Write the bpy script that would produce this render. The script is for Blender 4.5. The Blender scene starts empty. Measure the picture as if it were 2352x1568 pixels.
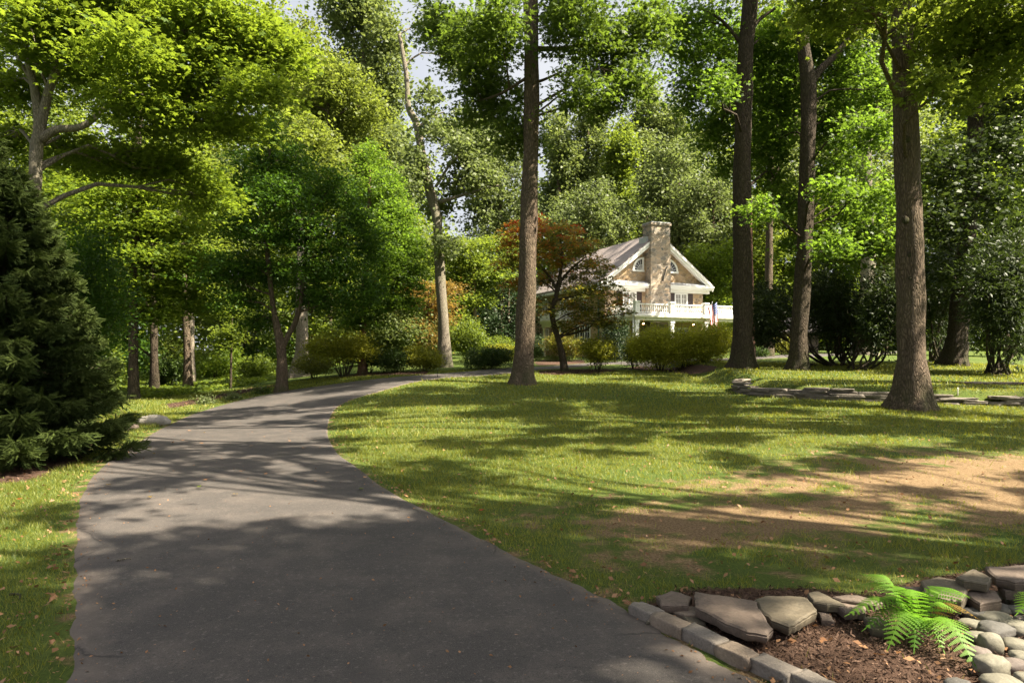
import bpy, math, random
import numpy as np
R = math.radians
random.seed(7)
rs = np.random.RandomState(11)
S = bpy.context.scene
col = S.collection

# ------------------------------------------------------------------ camera, sky, sun, exposure
EYE = 1.65
cam_d = bpy.data.cameras.new('camera'); cam = bpy.data.objects.new('camera', cam_d); col.objects.link(cam)
cam.location = (0, 0, EYE); cam.rotation_euler = (R(90), 0, 0)
cam_d.sensor_width = 36; cam_d.lens = 24.49; cam_d.shift_y = 0.0138
cam_d.clip_start = 0.05; cam_d.clip_end = 900
S.camera = cam
SUN = np.array([0.60, -0.20, 0.775]); SUN /= np.linalg.norm(SUN)
elev = math.asin(SUN[2]); azi = math.atan2(SUN[0], SUN[1])
w = bpy.data.worlds.new('World'); S.world = w; w.use_nodes = True
nt = w.node_tree; nt.nodes.clear()
sky = nt.nodes.new('ShaderNodeTexSky'); sky.sky_type = 'NISHITA'; sky.sun_disc = False
sky.sun_elevation = elev; sky.sun_rotation = azi; sky.air_density = 1.0; sky.dust_density = 6.0; sky.ozone_density = 1.0
bg = nt.nodes.new('ShaderNodeBackground'); bg.inputs[1].default_value = 0.060
wo = nt.nodes.new('ShaderNodeOutputWorld')
hs = nt.nodes.new('ShaderNodeHueSaturation'); hs.inputs['Saturation'].default_value = .42
nt.links.new(sky.outputs[0], hs.inputs['Color']); tcw = nt.nodes.new('ShaderNodeTexCoord'); sxw = nt.nodes.new('ShaderNodeSeparateXYZ'); nt.links.new(tcw.outputs['Generated'], sxw.inputs[0])
mr = nt.nodes.new('ShaderNodeMapRange'); mr.inputs['From Min'].default_value = .42; mr.inputs['From Max'].default_value = .70; mr.inputs['To Min'].default_value = 1; mr.inputs['To Max'].default_value = 0
nt.links.new(sxw.outputs[2], mr.inputs['Value'])
nz = nt.nodes.new('ShaderNodeTexNoise'); nz.inputs['Scale'].default_value = 3.5; nz.inputs['Detail'].default_value = 6; nt.links.new(tcw.outputs['Generated'], nz.inputs['Vector'])
m1 = nt.nodes.new('ShaderNodeMapRange'); m1.inputs['From Min'].default_value = .35; m1.inputs['From Max'].default_value = .62; m1.inputs['To Min'].default_value = .35; m1.inputs['To Max'].default_value = .95; nt.links.new(nz.outputs[0], m1.inputs['Value'])
mm = nt.nodes.new('ShaderNodeMath'); mm.operation = 'MULTIPLY'; nt.links.new(mr.outputs[0], mm.inputs[0]); nt.links.new(m1.outputs[0], mm.inputs[1])
mxw = nt.nodes.new('ShaderNodeMix'); mxw.data_type = 'RGBA'; nt.links.new(mm.outputs[0], mxw.inputs[0]); nt.links.new(hs.outputs[0], mxw.inputs[6]); mxw.inputs[7].default_value = (3.1, 3.2, 3.4, 1)   # thin bright cloud veil low in the sky
nt.links.new(mxw.outputs[2], bg.inputs[0]); nt.links.new(bg.outputs[0], wo.inputs[0])
sl = bpy.data.lights.new('sun', 'SUN'); sl.energy = 5.0; sl.angle = R(0.53); sl.color = (1.0, 0.90, 0.71)
so = bpy.data.objects.new('sun', sl); col.objects.link(so)
from mathutils import Vector
so.rotation_euler = Vector(-SUN).to_track_quat('-Z', 'Y').to_euler()
so.location = (20, -10, 40)
S.view_settings.view_transform = 'Standard'; S.view_settings.look = 'None'
S.view_settings.exposure = 2.2; S.view_settings.gamma = 1
S.render.engine = 'CYCLES'
cy = S.cycles
cy.max_bounces = 7; cy.diffuse_bounces = 4; cy.glossy_bounces = 2; cy.transmission_bounces = 4; cy.transparent_max_bounces = 4
cy.caustics_reflective = False; cy.caustics_refractive = False; cy.sample_clamp_indirect = 6

# ------------------------------------------------------------------ terrain and projection helpers
F, CX, HY = 1600.0, 1176.0, 816.5      # units: the photograph at 2352 px wide, used only to read off where things stand
_rk = np.array([[0,0],[9,0],[13,.10],[17.5,.30],[21,.55],[24,.75],[30,1.03],[38,1.30],[50,1.60],[70,2.1],[100,3.0],[400,9]])
def sm(a, b, x):
    t = np.clip((x-a)/(b-a), 0, 1); return t*t*(3-2*t)
WALL = np.array([[7.7,22.6],[7.1,21.8],[7.0,21.0],[7.5,20.2],[8.6,19.6],[10.2,19.1],[12.2,18.6],[14.6,18.2],[17.5,17.9],[21,17.6]])
def wall_side(x, y):
    """height step behind the low dry-stone wall: positive behind"""
    yy = np.interp(x, WALL[3:,0], WALL[3:,1])
    d = y - yy
    dx = (x - 7.0)*.2
    return np.minimum(d, dx)
def terrain(x, y):
    x = np.asarray(x, float); y = np.asarray(y, float)
    z = np.interp(y, _rk[:,0], _rk[:,1])
    t = x/np.maximum(y, 4.0)
    s = sm(-.5, -.10, t)
    z = z*(s*.93+.02*(1-s)) + 0.05*z*0
    z = z + .025*np.sin(x*.7+1.3)*np.sin(y*.45+.4)*sm(5, 14, y)
    d = wall_side(x, y)
    z = z + .34*sm(0.05, .22, d)*(1-sm(1.5, 6.5, d))
    return z
def tz(x, y): return float(terrain(x, y))
def P(px, py, D): return np.array([(px-CX)/F*D, D, EYE+(HY-py)/F*D])
def G(px, py, h=0.0):
    """point of the ground (raised h) seen at px, py"""
    tx = (px-CX)/F; tzr = (HY-py)/F
    prev = 1.0
    for D in np.concatenate([np.arange(1, 20, .25), np.arange(20, 160, .5)]):
        f = EYE+tzr*D-h-tz(tx*D, D)
        if f < 0:
            a, b = prev, D
            for _ in range(20):
                m = (a+b)/2
                if EYE+tzr*m-h-tz(tx*m, m) < 0: b = m
                else: a = m
            return np.array([tx*b, b, tz(tx*b, b)+h])
        prev = D
    return np.array([tx*150, 150, tz(tx*150, 150)])
def ground_at(px, D):
    x = (px-CX)/F*D; return np.array([x, D, tz(x, D)])

# ------------------------------------------------------------------ materials
def new_mat(name):
    m = bpy.data.materials.new(name); m.use_nodes = True; n = m.node_tree; n.nodes.clear()
    o = n.nodes.new('ShaderNodeOutputMaterial'); p = n.nodes.new('ShaderNodeBsdfPrincipled')
    n.links.new(p.outputs[0], o.inputs[0]); return m, n, p, o
def N(n, t, **k):
    x = n.nodes.new(t)
    for a, b in k.items(): setattr(x, a, b)
    return x
def coords(n, scale=(1,1,1), kind='Object'):
    tc = N(n, 'ShaderNodeTexCoord'); mp = N(n, 'ShaderNodeMapping'); mp.inputs['Scale'].default_value = scale
    n.links.new(tc.outputs[kind], mp.inputs[0]); return mp.outputs[0]
def noise(n, vec, sc, det=4, rough=.6, dist=0):
    x = N(n, 'ShaderNodeTexNoise'); x.inputs['Scale'].default_value = sc; x.inputs['Detail'].default_value = det
    x.inputs['Roughness'].default_value = rough; x.inputs['Distortion'].default_value = dist
    n.links.new(vec, x.inputs['Vector']); return x.outputs[0]
def ramp(n, fac, stops):
    x = N(n, 'ShaderNodeValToRGB'); e = x.color_ramp.elements
    while len(e) < len(stops): e.new(.5)
    for i, (p, c) in enumerate(stops):
        e[i].position = p; e[i].color = (c[0], c[1], c[2], 1) if not isinstance(c, float) else (c, c, c, 1)
    n.links.new(fac, x.inputs[0]); return x.outputs[0]
def mix(n, fac, a, b, mode='MIX'):
    x = N(n, 'ShaderNodeMix'); x.data_type = 'RGBA'; x.blend_type = mode
    for i, v in ((0, fac), (6, a), (7, b)):
        if hasattr(v, 'links') or hasattr(v, 'is_linked'): n.links.new(v, x.inputs[i])
        elif i == 0: x.inputs[0].default_value = v
        else: x.inputs[i].default_value = (v[0], v[1], v[2], 1)
    return x.outputs[2]
def math_(n, op, a, b=None):
    x = N(n, 'ShaderNodeMath'); x.operation = op
    for i, v in ((0, a), (1, b)):
        if v is None: continue
        if hasattr(v, 'is_linked'): n.links.new(v, x.inputs[i])
        else: x.inputs[i].default_value = v
    return x.outputs[0]
def bump(n, p, h, strength=.5, dist=.02):
    b = N(n, 'ShaderNodeBump'); b.inputs['Strength'].default_value = strength; b.inputs['Distance'].default_value = dist
    n.links.new(h, b.inputs['Height']); n.links.new(b.outputs[0], p.inputs['Normal'])
def attr(n, name):
    a = N(n, 'ShaderNodeAttribute'); a.attribute_name = name; return a.outputs['Fac']

def plain(name, c, rough=.6, var=.12, sc=3, metal=0, bmp=0):
    m, n, p, o = new_mat(name)
    v = coords(n); f = noise(n, v, sc, 5)
    cc = ramp(n, f, [(.3, [x*(1-var) for x in c]), (.7, [min(1, x*(1+var)) for x in c])])
    n.links.new(cc, p.inputs['Base Color']); p.inputs['Roughness'].default_value = rough; p.inputs['Metallic'].default_value = metal
    if bmp: bump(n, p, noise(n, v, sc*8, 6), .4, bmp)
    return m
def leaf_mat(name, dark, light, trans, tf=.42, rough=.5, spec=.22):
    m, n, p, o = new_mat(name)
    t = attr(n, 'tint')
    c = mix(n, t, dark, light); n.links.new(c, p.inputs['Base Color'])
    p.inputs['Roughness'].default_value = rough; p.inputs['Specular IOR Level'].default_value = spec
    tr = N(n, 'ShaderNodeBsdfTranslucent'); c2 = mix(n, t, [x*.75 for x in trans], [min(1, x*1.25) for x in trans])
    n.links.new(c2, tr.inputs[0])
    ms = N(n, 'ShaderNodeMixShader'); ms.inputs[0].default_value = tf
    n.links.new(p.outputs[0], ms.inputs[1]); n.links.new(tr.outputs[0], ms.inputs[2]); n.links.new(ms.outputs[0], o.inputs[0])
    return m
def bark_mat(name, dark, light, sc=1.0, depth=.03, zs=.22):
    m, n, p, o = new_mat(name)
    v = coords(n, (sc, sc, sc*zs))
    ns = noise(n, v, 9, 3, .6)
    mv = N(n, 'ShaderNodeMixRGB'); mv.inputs[0].default_value = .20
    n.links.new(v, mv.inputs[1]); 
    nn = N(n, 'ShaderNodeTexNoise'); nn.inputs['Scale'].default_value = 6; n.links.new(v, nn.inputs['Vector']); n.links.new(nn.outputs[1], mv.inputs[2])
    vo = N(n, 'ShaderNodeTexVoronoi'); vo.feature = 'DISTANCE_TO_EDGE'; vo.inputs['Scale'].default_value = 27
    n.links.new(mv.outputs[0], vo.inputs['Vector'])
    r = ramp(n, vo.outputs['Distance'], [(0, 0.0), (.22, 1.0)])
    fine = noise(n, coords(n, (sc*30, sc*30, sc*8)), 1, 5, .7)
    h = math_(n, 'ADD', math_(n, 'MULTIPLY', r, .8), math_(n, 'MULTIPLY', fine, .6))
    big = noise(n, coords(n, (1, 1, .5)), 1.6, 4, .6)
    c0 = mix(n, math_(n, 'MULTIPLY', h, .75), dark, light)
    c1 = mix(n, ramp(n, big, [(.42, 0.0), (.7, .55)]), c0, [light[0]*.62, light[1]*.72, light[2]*.60])
    sz_ = N(n, 'ShaderNodeSeparateXYZ'); n.links.new(coords(n), sz_.inputs[0])
    ms_ = math_(n, 'MULTIPLY', ramp(n, sz_.outputs[2], [(0, 1.0), (.9, 0.0)]), ramp(n, noise(n, coords(n), 2.6, 5, .7), [(.42, 0.0), (.62, .65)]))
    c1 = mix(n, ms_, c1, (.045,.055,.018))
    n.links.new(c1, p.inputs['Base Color']); p.inputs['Roughness'].default_value = .92; p.inputs['Specular IOR Level'].default_value = .15
    bump(n, p, h, .95, depth); return m
def stone_mat(name, cols, sc=3.2, mortar=(.36,.32,.26), squash=(1,1,1.9), dist=.03):
    m, n, p, o = new_mat(name)
    v = coords(n, (squash[0]*sc, squash[1]*sc, squash[2]*sc))
    mv = N(n, 'ShaderNodeMixRGB'); mv.inputs[0].default_value = .10
    nn = N(n, 'ShaderNodeTexNoise'); nn.inputs['Scale'].default_value = 1.7; n.links.new(v, nn.inputs['Vector'])
    n.links.new(v, mv.inputs[1]); n.links.new(nn.outputs[1], mv.inputs[2])
    a = N(n, 'ShaderNodeTexVoronoi'); a.inputs['Scale'].default_value = 1; n.links.new(mv.outputs[0], a.inputs['Vector'])
    a.inputs['Randomness'].default_value = .9
    e = N(n, 'ShaderNodeTexVoronoi'); e.feature = 'DISTANCE_TO_EDGE'; e.inputs['Scale'].default_value = 1; n.links.new(mv.outputs[0], e.inputs['Vector'])
    e.inputs['Randomness'].default_value = .9
    sp = N(n, 'ShaderNodeSeparateColor'); n.links.new(a.outputs['Color'], sp.inputs[0])
    k = len(cols); c = ramp(n, sp.outputs[0], [(i/(k-1), cc) for i, cc in enumerate(cols)])
    f = noise(n, v, 5, 5, .7)
    c = mix(n, .18, c, ramp(n, f, [(.3, [x*.5 for x in cols[0]]), (.7, [min(1, x*1.3) for x in cols[-1]])]))
    g = ramp(n, e.outputs['Distance'], [(.0, 0.0), (.07, 1.0)])
    c = mix(n, g, mortar, c)
    n.links.new(c, p.inputs['Base Color']); p.inputs['Roughness'].default_value = .9
    bump(n, p, math_(n, 'ADD', g, math_(n, 'MULTIPLY', f, .5)), .7, dist); return m

M = {}
M['bark_oak'] = bark_mat('oak bark', (.030,.022,.016), (.17,.125,.09))
M['bark_dark'] = bark_mat('dark bark', (.018,.014,.010), (.095,.072,.052))
M['bark_pale'] = bark_mat('pale bark', (.09,.07,.055), (.36,.30,.24), .8, .02)
M['bark_maple'] = bark_mat('maple bark', (.05,.042,.033), (.27,.23,.18), 1.2, .012, .3)
M['bark_red'] = bark_mat('red brown bark', (.07,.035,.022), (.25,.14,.10), 1.3, .015)
M['lf_maple'] = leaf_mat('bright maple leaf', (.045,.085,.010), (.115,.165,.020), (.26,.35,.026), .44)
M['lf_oak'] = leaf_mat('oak leaf', (.028,.052,.012), (.080,.115,.028), (.20,.30,.030), .38, .5, .20)
M['lf_poplar'] = leaf_mat('poplar leaf', (.055,.080,.026), (.145,.175,.065), (.25,.31,.07), .36, .5, .20)
M['lf_pale'] = leaf_mat('pale leaf', (.052,.072,.026), (.145,.170,.072), (.22,.28,.07), .36, .5, .20)
M['lf_yellow'] = leaf_mat('yellow green leaf', (.060,.085,.016), (.135,.160,.032), (.26,.32,.04), .40)
M['lf_mid'] = leaf_mat('mid green leaf', (.042,.070,.012), (.110,.145,.024), (.28,.36,.035), .40)
M['lf_dark'] = leaf_mat('dark glossy leaf', (.018,.046,.008), (.055,.110,.014), (.13,.25,.018), .34, .5, .20)
M['lf_bright'] = leaf_mat('glossy bright leaf', (.030,.062,.010), (.080,.125,.020), (.22,.36,.030), .42, .5, .20)
M['lf_spruce'] = leaf_mat('spruce needle', (.016,.030,.009), (.066,.088,.022), (.05,.08,.012), .15, .7, .08)
M['lf_rhodo'] = leaf_mat('rhododendron leaf', (.018,.032,.012), (.055,.072,.026), (.08,.12,.02), .22, .5, .20)
M['lf_yew'] = leaf_mat('yew leaf', (.060,.078,.014), (.16,.165,.025), (.30,.30,.03), .30, .5, .20)
M['lf_yewb'] = leaf_mat('sunny yew leaf', (.12,.15,.018), (.36,.35,.036), (.60,.60,.04), .38, .5, .2)  # brighter copy of the yew leaf, sunlight put into its colour
M['lf_box'] = leaf_mat('boxwood leaf', (.022,.042,.012), (.065,.10,.020), (.10,.17,.02), .25, .5, .20)
M['lf_gold'] = leaf_mat('golden leaf', (.085,.105,.012), (.23,.23,.022), (.40,.40,.03), .36, .5, .20)
M['lf_holly'] = leaf_mat('holly leaf', (.016,.032,.012), (.058,.078,.036), (.05,.10,.03), .18, .5, .20)
M['lf_orange'] = leaf_mat('orange leaf', (.085,.080,.018), (.21,.135,.035), (.36,.22,.045), .38)
M['lf_fern'] = leaf_mat('fern leaf', (.050,.120,.014), (.14,.26,.028), (.22,.46,.035), .35, .5, .20)
M['lf_brown'] = leaf_mat('dead leaf', (.14,.065,.028), (.34,.19,.10), (.25,.12,.05), .2, .5, .20)
M['grass'] = leaf_mat('grass blade', (.042,.080,.009), (.265,.245,.042), (.40,.40,.028), .35, .5, .3)
def lf_redmaple():
    m, n, p, o = new_mat('red maple leaf')
    t = attr(n, 'tint')
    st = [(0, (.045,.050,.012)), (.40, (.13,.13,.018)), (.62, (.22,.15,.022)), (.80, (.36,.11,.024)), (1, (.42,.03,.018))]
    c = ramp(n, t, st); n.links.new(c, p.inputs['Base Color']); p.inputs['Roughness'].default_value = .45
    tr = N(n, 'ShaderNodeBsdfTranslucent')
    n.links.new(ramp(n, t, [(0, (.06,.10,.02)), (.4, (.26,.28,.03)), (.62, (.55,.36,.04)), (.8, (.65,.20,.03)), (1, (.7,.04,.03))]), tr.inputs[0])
    ms = N(n, 'ShaderNodeMixShader'); ms.inputs[0].default_value = .5
    n.links.new(p.outputs[0], ms.inputs[1]); n.links.new(tr.outputs[0], ms.inputs[2]); n.links.new(ms.outputs[0], o.inputs[0])
    return m
M['lf_red'] = lf_redmaple()
M['stone_wall'] = stone_mat('house fieldstone', [(.22,.14,.075),(.44,.30,.16),(.17,.13,.095),(.54,.38,.22),(.30,.20,.12)], 3.0, (.38,.31,.23))
M['stone_chim'] = stone_mat('chimney fieldstone', [(.15,.12,.09),(.36,.28,.20),(.12,.118,.11),(.50,.36,.24),(.22,.20,.175)], 3.0, (.36,.31,.25))
M['white'] = plain('white paint', (.73,.72,.69), .5, .03, 2)
M['cream'] = plain('cream paint', (.66,.63,.50), .5, .03, 2)
M['shutter'] = plain('dark brown shutter', (.045,.028,.026), .6, .2, 4)
M['iron'] = plain('black iron', (.02,.02,.02), .5, .1, 5)
M['green_pipe'] = plain('green pipe', (.05,.11,.08), .5, .1, 5)
M['lead'] = plain('lead flashing', (.45,.46,.48), .4, .1, 4)
def glass():
    m, n, p, o = new_mat('window glass'); p.inputs['Base Color'].default_value = (.035,.035,.035,1); p.inputs['Roughness'].default_value = .06
    p.inputs['Specular IOR Level'].default_value = .7; return m
M['glass'] = glass()
def curtain():
    m, n, p, o = new_mat('curtain'); v = coords(n, (9, 1, .4)); f = noise(n, v, 3, 3)
    n.links.new(ramp(n, f, [(.35, (.16,.15,.14)), (.65, (.36,.34,.31))]), p.inputs['Base Color']); p.inputs['Roughness'].default_value = .5; return m
M['curtain'] = curtain()
def lampglow():
    m, n, p, o = new_mat('lit lamp glass'); p.inputs['Base Color'].default_value = (.9,.5,.2,1)
    p.inputs['Emission Color'].default_value = (1,.5,.18,1); p.inputs['Emission Strength'].default_value = 6; return m
M['glow'] = lampglow()
def slate():
    m, n, p, o = new_mat('slate roof'); v = coords(n, (1,1,1))
    br = N(n, 'ShaderNodeTexBrick'); br.inputs['Scale'].default_value = 3.2; br.inputs['Mortar Size'].default_value = .012
    br.inputs['Brick Width'].default_value = .9; br.inputs['Row Height'].default_value = .38
    br.inputs['Color1'].default_value = (.20,.165,.155,1); br.inputs['Color2'].default_value = (.29,.235,.215,1); br.inputs['Mortar'].default_value = (.06,.05,.05,1)
    tc = N(n, 'ShaderNodeTexCoord'); mp = N(n, 'ShaderNodeMapping'); mp.inputs['Rotation'].default_value = (R(-90), 0, R(90))
    sx = N(n, 'ShaderNodeSeparateXYZ'); n.links.new(tc.outputs['Object'], sx.inputs[0])
    cb = N(n, 'ShaderNodeCombineXYZ'); n.links.new(sx.outputs[1], cb.inputs[0]); n.links.new(math_(n, 'MULTIPLY', sx.outputs[2], 1.6), cb.inputs[1])
    n.links.new(cb.outputs[0], br.inputs['Vector'])
    f = noise(n, coords(n, (.6, 6, .6)), 1.5, 5, .7)
    c = mix(n, .55, br.outputs[0], ramp(n, f, [(.3, (.13,.11,.11)), (.55, (.25,.21,.20)), (.75, (.36,.32,.31))]))
    n.links.new(c, p.inputs['Base Color']); p.inputs['Roughness'].default_value = .75
    bump(n, p, br.outputs['Fac'], -.5, .02); return m
M['slate'] = slate()
def asphalt():
    m, n, p, o = new_mat('worn asphalt'); v = coords(n)
    big = noise(n, v, .35, 5, .6); med = noise(n, v, 2.2, 6, .65); fine = noise(n, v, 90, 3, .8); fine2 = noise(n, v, 240, 2, .8)
    e = attr(n, 'edge')
    c = ramp(n, big, [(.3, (.038,.034,.032)), (.6, (.057,.050,.046)), (.8, (.080,.068,.060))])
    c = mix(n, ramp(n, med, [(.45, 0.0), (.75, .55)]), c, (.120,.098,.084))
    c = mix(n, ramp(n, fine, [(.36, .65), (.47, 0.0)]), c, (.022,.021,.022))
    c = mix(n, ramp(n, fine2, [(.60, 0.0), (.70, .55)]), c, (.30,.27,.25))
    sp2 = noise(n, v, 34, 2, .7); c = mix(n, ramp(n, sp2, [(.60, 0.0), (.70, .42)]), c, (.17,.15,.13)); c = mix(n, ramp(n, sp2, [(.28, .6), (.40, 0.0)]), c, (.025,.023,.023))
    st = noise(n, v, .9, 3, .5, 1.2); c = mix(n, ramp(n, st, [(.58, 0.0), (.72, .45)]), c, (.045,.040,.038))
    ed = ramp(n, math_(n, 'ADD', e, math_(n, 'MULTIPLY', math_(n, 'SUBTRACT', med, .5), .9)), [(.45, 0.0), (1.05, .7)])
    c = mix(n, ed, c, (.125,.100,.082))
    # thin wandering cracks
    vo = N(n, 'ShaderNodeTexVoronoi'); vo.feature = 'DISTANCE_TO_EDGE'; vo.inputs['Scale'].default_value = .55
    mv = N(n, 'ShaderNodeMixRGB'); mv.inputs[0].default_value = .25
    nn = N(n, 'ShaderNodeTexNoise'); nn.inputs['Scale'].default_value = 3; nn.inputs['Detail'].default_value = 6; n.links.new(v, nn.inputs['Vector'])
    n.links.new(v, mv.inputs[1]); n.links.new(nn.outputs[1], mv.inputs[2]); n.links.new(mv.outputs[0], vo.inputs['Vector'])
    cr = math_(n, 'MULTIPLY', ramp(n, vo.outputs['Distance'], [(0, 1.0), (.006, 0.0)]), ramp(n, e, [(.25, 0.0), (.6, .8)]))
    c = mix(n, cr, c, (.02,.018,.018))
    n.links.new(c, p.inputs['Base Color']); p.inputs['Roughness'].default_value = .85; p.inputs['Specular IOR Level'].default_value = .3
    bump(n, p, math_(n, 'SUBTRACT', fine, math_(n, 'MULTIPLY', cr, 2.0)), .6, .004); return m
M['asphalt'] = asphalt()
def lawn():
    m, n, p, o = new_mat('lawn soil and turf'); v = coords(n)
    fine = noise(n, v, 40, 5, .8); med = noise(n, v, 3.0, 5, .7); big = noise(n, v, .5, 4, .6)
    g = ramp(n, fine, [(.30, (.020,.036,.010)), (.52, (.052,.085,.016)), (.72, (.115,.145,.032))])
    g = mix(n, ramp(n, big, [(.35, 0.0), (.7, .5)]), g, (.115,.120,.030))
    soil = ramp(n, fine, [(.30, (.060,.038,.018)), (.5, (.165,.110,.060)), (.72, (.33,.24,.145))])
    b = attr(n, 'bare')
    f = ramp(n, math_(n, 'ADD', b, math_(n, 'MULTIPLY', math_(n, 'SUBTRACT', med, .5), 1.3)), [(.38, 0.0), (.62, 1.0)])
    c = mix(n, f, g, soil)
    mu = attr(n, 'mulch')
    mc = ramp(n, noise(n, v, 60, 5, .9), [(.3, (.024,.014,.010)), (.55, (.080,.048,.034)), (.75, (.20,.13,.095))])
    fm = ramp(n, math_(n, 'ADD', mu, math_(n, 'MULTIPLY', math_(n, 'SUBTRACT', med, .5), .5)), [(.42, 0.0), (.56, 1.0)])
    c = mix(n, fm, c, mc)
    wd = attr(n, 'wood')
    wc = ramp(n, noise(n, v, 3.5, 5, .8), [(.3, (.020,.030,.008)), (.5, (.045,.075,.014)), (.7, (.11,.14,.025))])
    c = mix(n, wd, c, wc)
    n.links.new(c, p.inputs['Base Color']); p.inputs['Roughness'].default_value = .95; p.inputs['Specular IOR Level'].default_value = .1
    bump(n, p, fine, .8, .03); return m
M['lawn'] = lawn()
M['mulch'] = plain('mulch', (.10,.055,.040), .95, .6, 25, 0, .02)
M['chip'] = leaf_mat('bark chip', (.028,.017,.012), (.150,.095,.068), (.1,.05,.03), .05, .9, .1)
def rock(name, c1, c2, sc=6, bd=.01, layered=False):
    m, n, p, o = new_mat(name); v = coords(n, (1,1,5) if layered else (1,1,1))
    f = noise(n, v, sc, 7, .65, .4); f2 = noise(n, v, sc*9, 5, .7)
    c = ramp(n, f, [(.3, c1), (.7, c2)]); c = mix(n, .3, c, ramp(n, f2, [(.35, [x*.45 for x in c1]), (.65, [min(1, x*1.3) for x in c2])]))
    n.links.new(c, p.inputs['Base Color']); p.inputs['Roughness'].default_value = .8
    bump(n, p, math_(n, 'ADD', f, math_(n, 'MULTIPLY', f2, .5)), .7, bd); return m
M['flag_stone'] = rock('brown flagstone', (.070,.052,.040), (.140,.102,.078), 5, .012)
M['flag_stone2'] = rock('olive brown flagstone', (0.060,0.049,0.032), (0.124,0.099,0.065), 5, .012)
M['wall_rock'] = rock('stacked ledge stone', (0.072,0.061,0.049), (0.204,0.170,0.136), 4, .02)
M['cobble'] = rock('granite cobble', (0.098,0.085,0.073), (0.203,0.171,0.141), 9, .012)
M['cobble_tan'] = rock('tan granite cobble', (0.123,0.092,0.068), (0.221,0.171,0.125), 9, .012)
M['pebble'] = rock('grey green river stone', (0.097,0.090,0.068), (0.170,0.155,0.115), 5, .006)
M['pebble_dark'] = rock('dark river stone', (0.047,0.045,0.041), (0.104,0.095,0.084), 5, .006)
M['pebble_purple'] = rock('purple river stone', (0.079,0.062,0.055), (0.147,0.117,0.100), 6, .006)
M['pale_rock'] = rock('pale boulder', (.15,.135,.115), (.26,.24,.21), 4, .02)

# ------------------------------------------------------------------ object helpers
def tag(o, label=None, cat=None, group=None, kind=None):
    if label: o['label'] = label
    if cat: o['category'] = cat
    if group: o['group'] = group
    if kind: o['kind'] = kind
    return o
def empty(name, loc, rz=0):
    o = bpy.data.objects.new(name, None); col.objects.link(o); o.location = [float(v) for v in loc]; o.rotation_euler = (0, 0, rz)
    o.empty_display_size = .2; return o
def mesh_np(name, V, faces_sizes, loops, mats, parent=None, smooth=True, attrs=None, midx=None):
    me = bpy.data.meshes.new(name)
    V = np.ascontiguousarray(V, dtype=np.float32)
    me.vertices.add(len(V)); me.vertices.foreach_set('co', V.ravel())
    me.loops.add(len(loops)); me.loops.foreach_set('vertex_index', np.asarray(loops, dtype=np.int32))
    fs = np.asarray(faces_sizes, dtype=np.int32); st = np.concatenate([[0], np.cumsum(fs)[:-1]]).astype(np.int32)
    me.polygons.add(len(fs)); me.polygons.foreach_set('loop_start', st)
    me.polygons.foreach_set('use_smooth', np.full(len(fs), smooth, dtype=bool))
    for m in (mats if isinstance(mats, (list, tuple)) else [mats]): me.materials.append(m)
    if midx is not None: me.polygons.foreach_set('material_index', np.asarray(midx, dtype=np.int32))
    for k, v in (attrs or {}).items():
        a = me.attributes.new(k, 'FLOAT', 'POINT'); a.data.foreach_set('value', np.ascontiguousarray(v, dtype=np.float32))
    me.update(calc_edges=True); me.validate()
    o = bpy.data.objects.new(name, me); col.objects.link(o)
    if parent is not None: o.parent = parent
    return o
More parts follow.
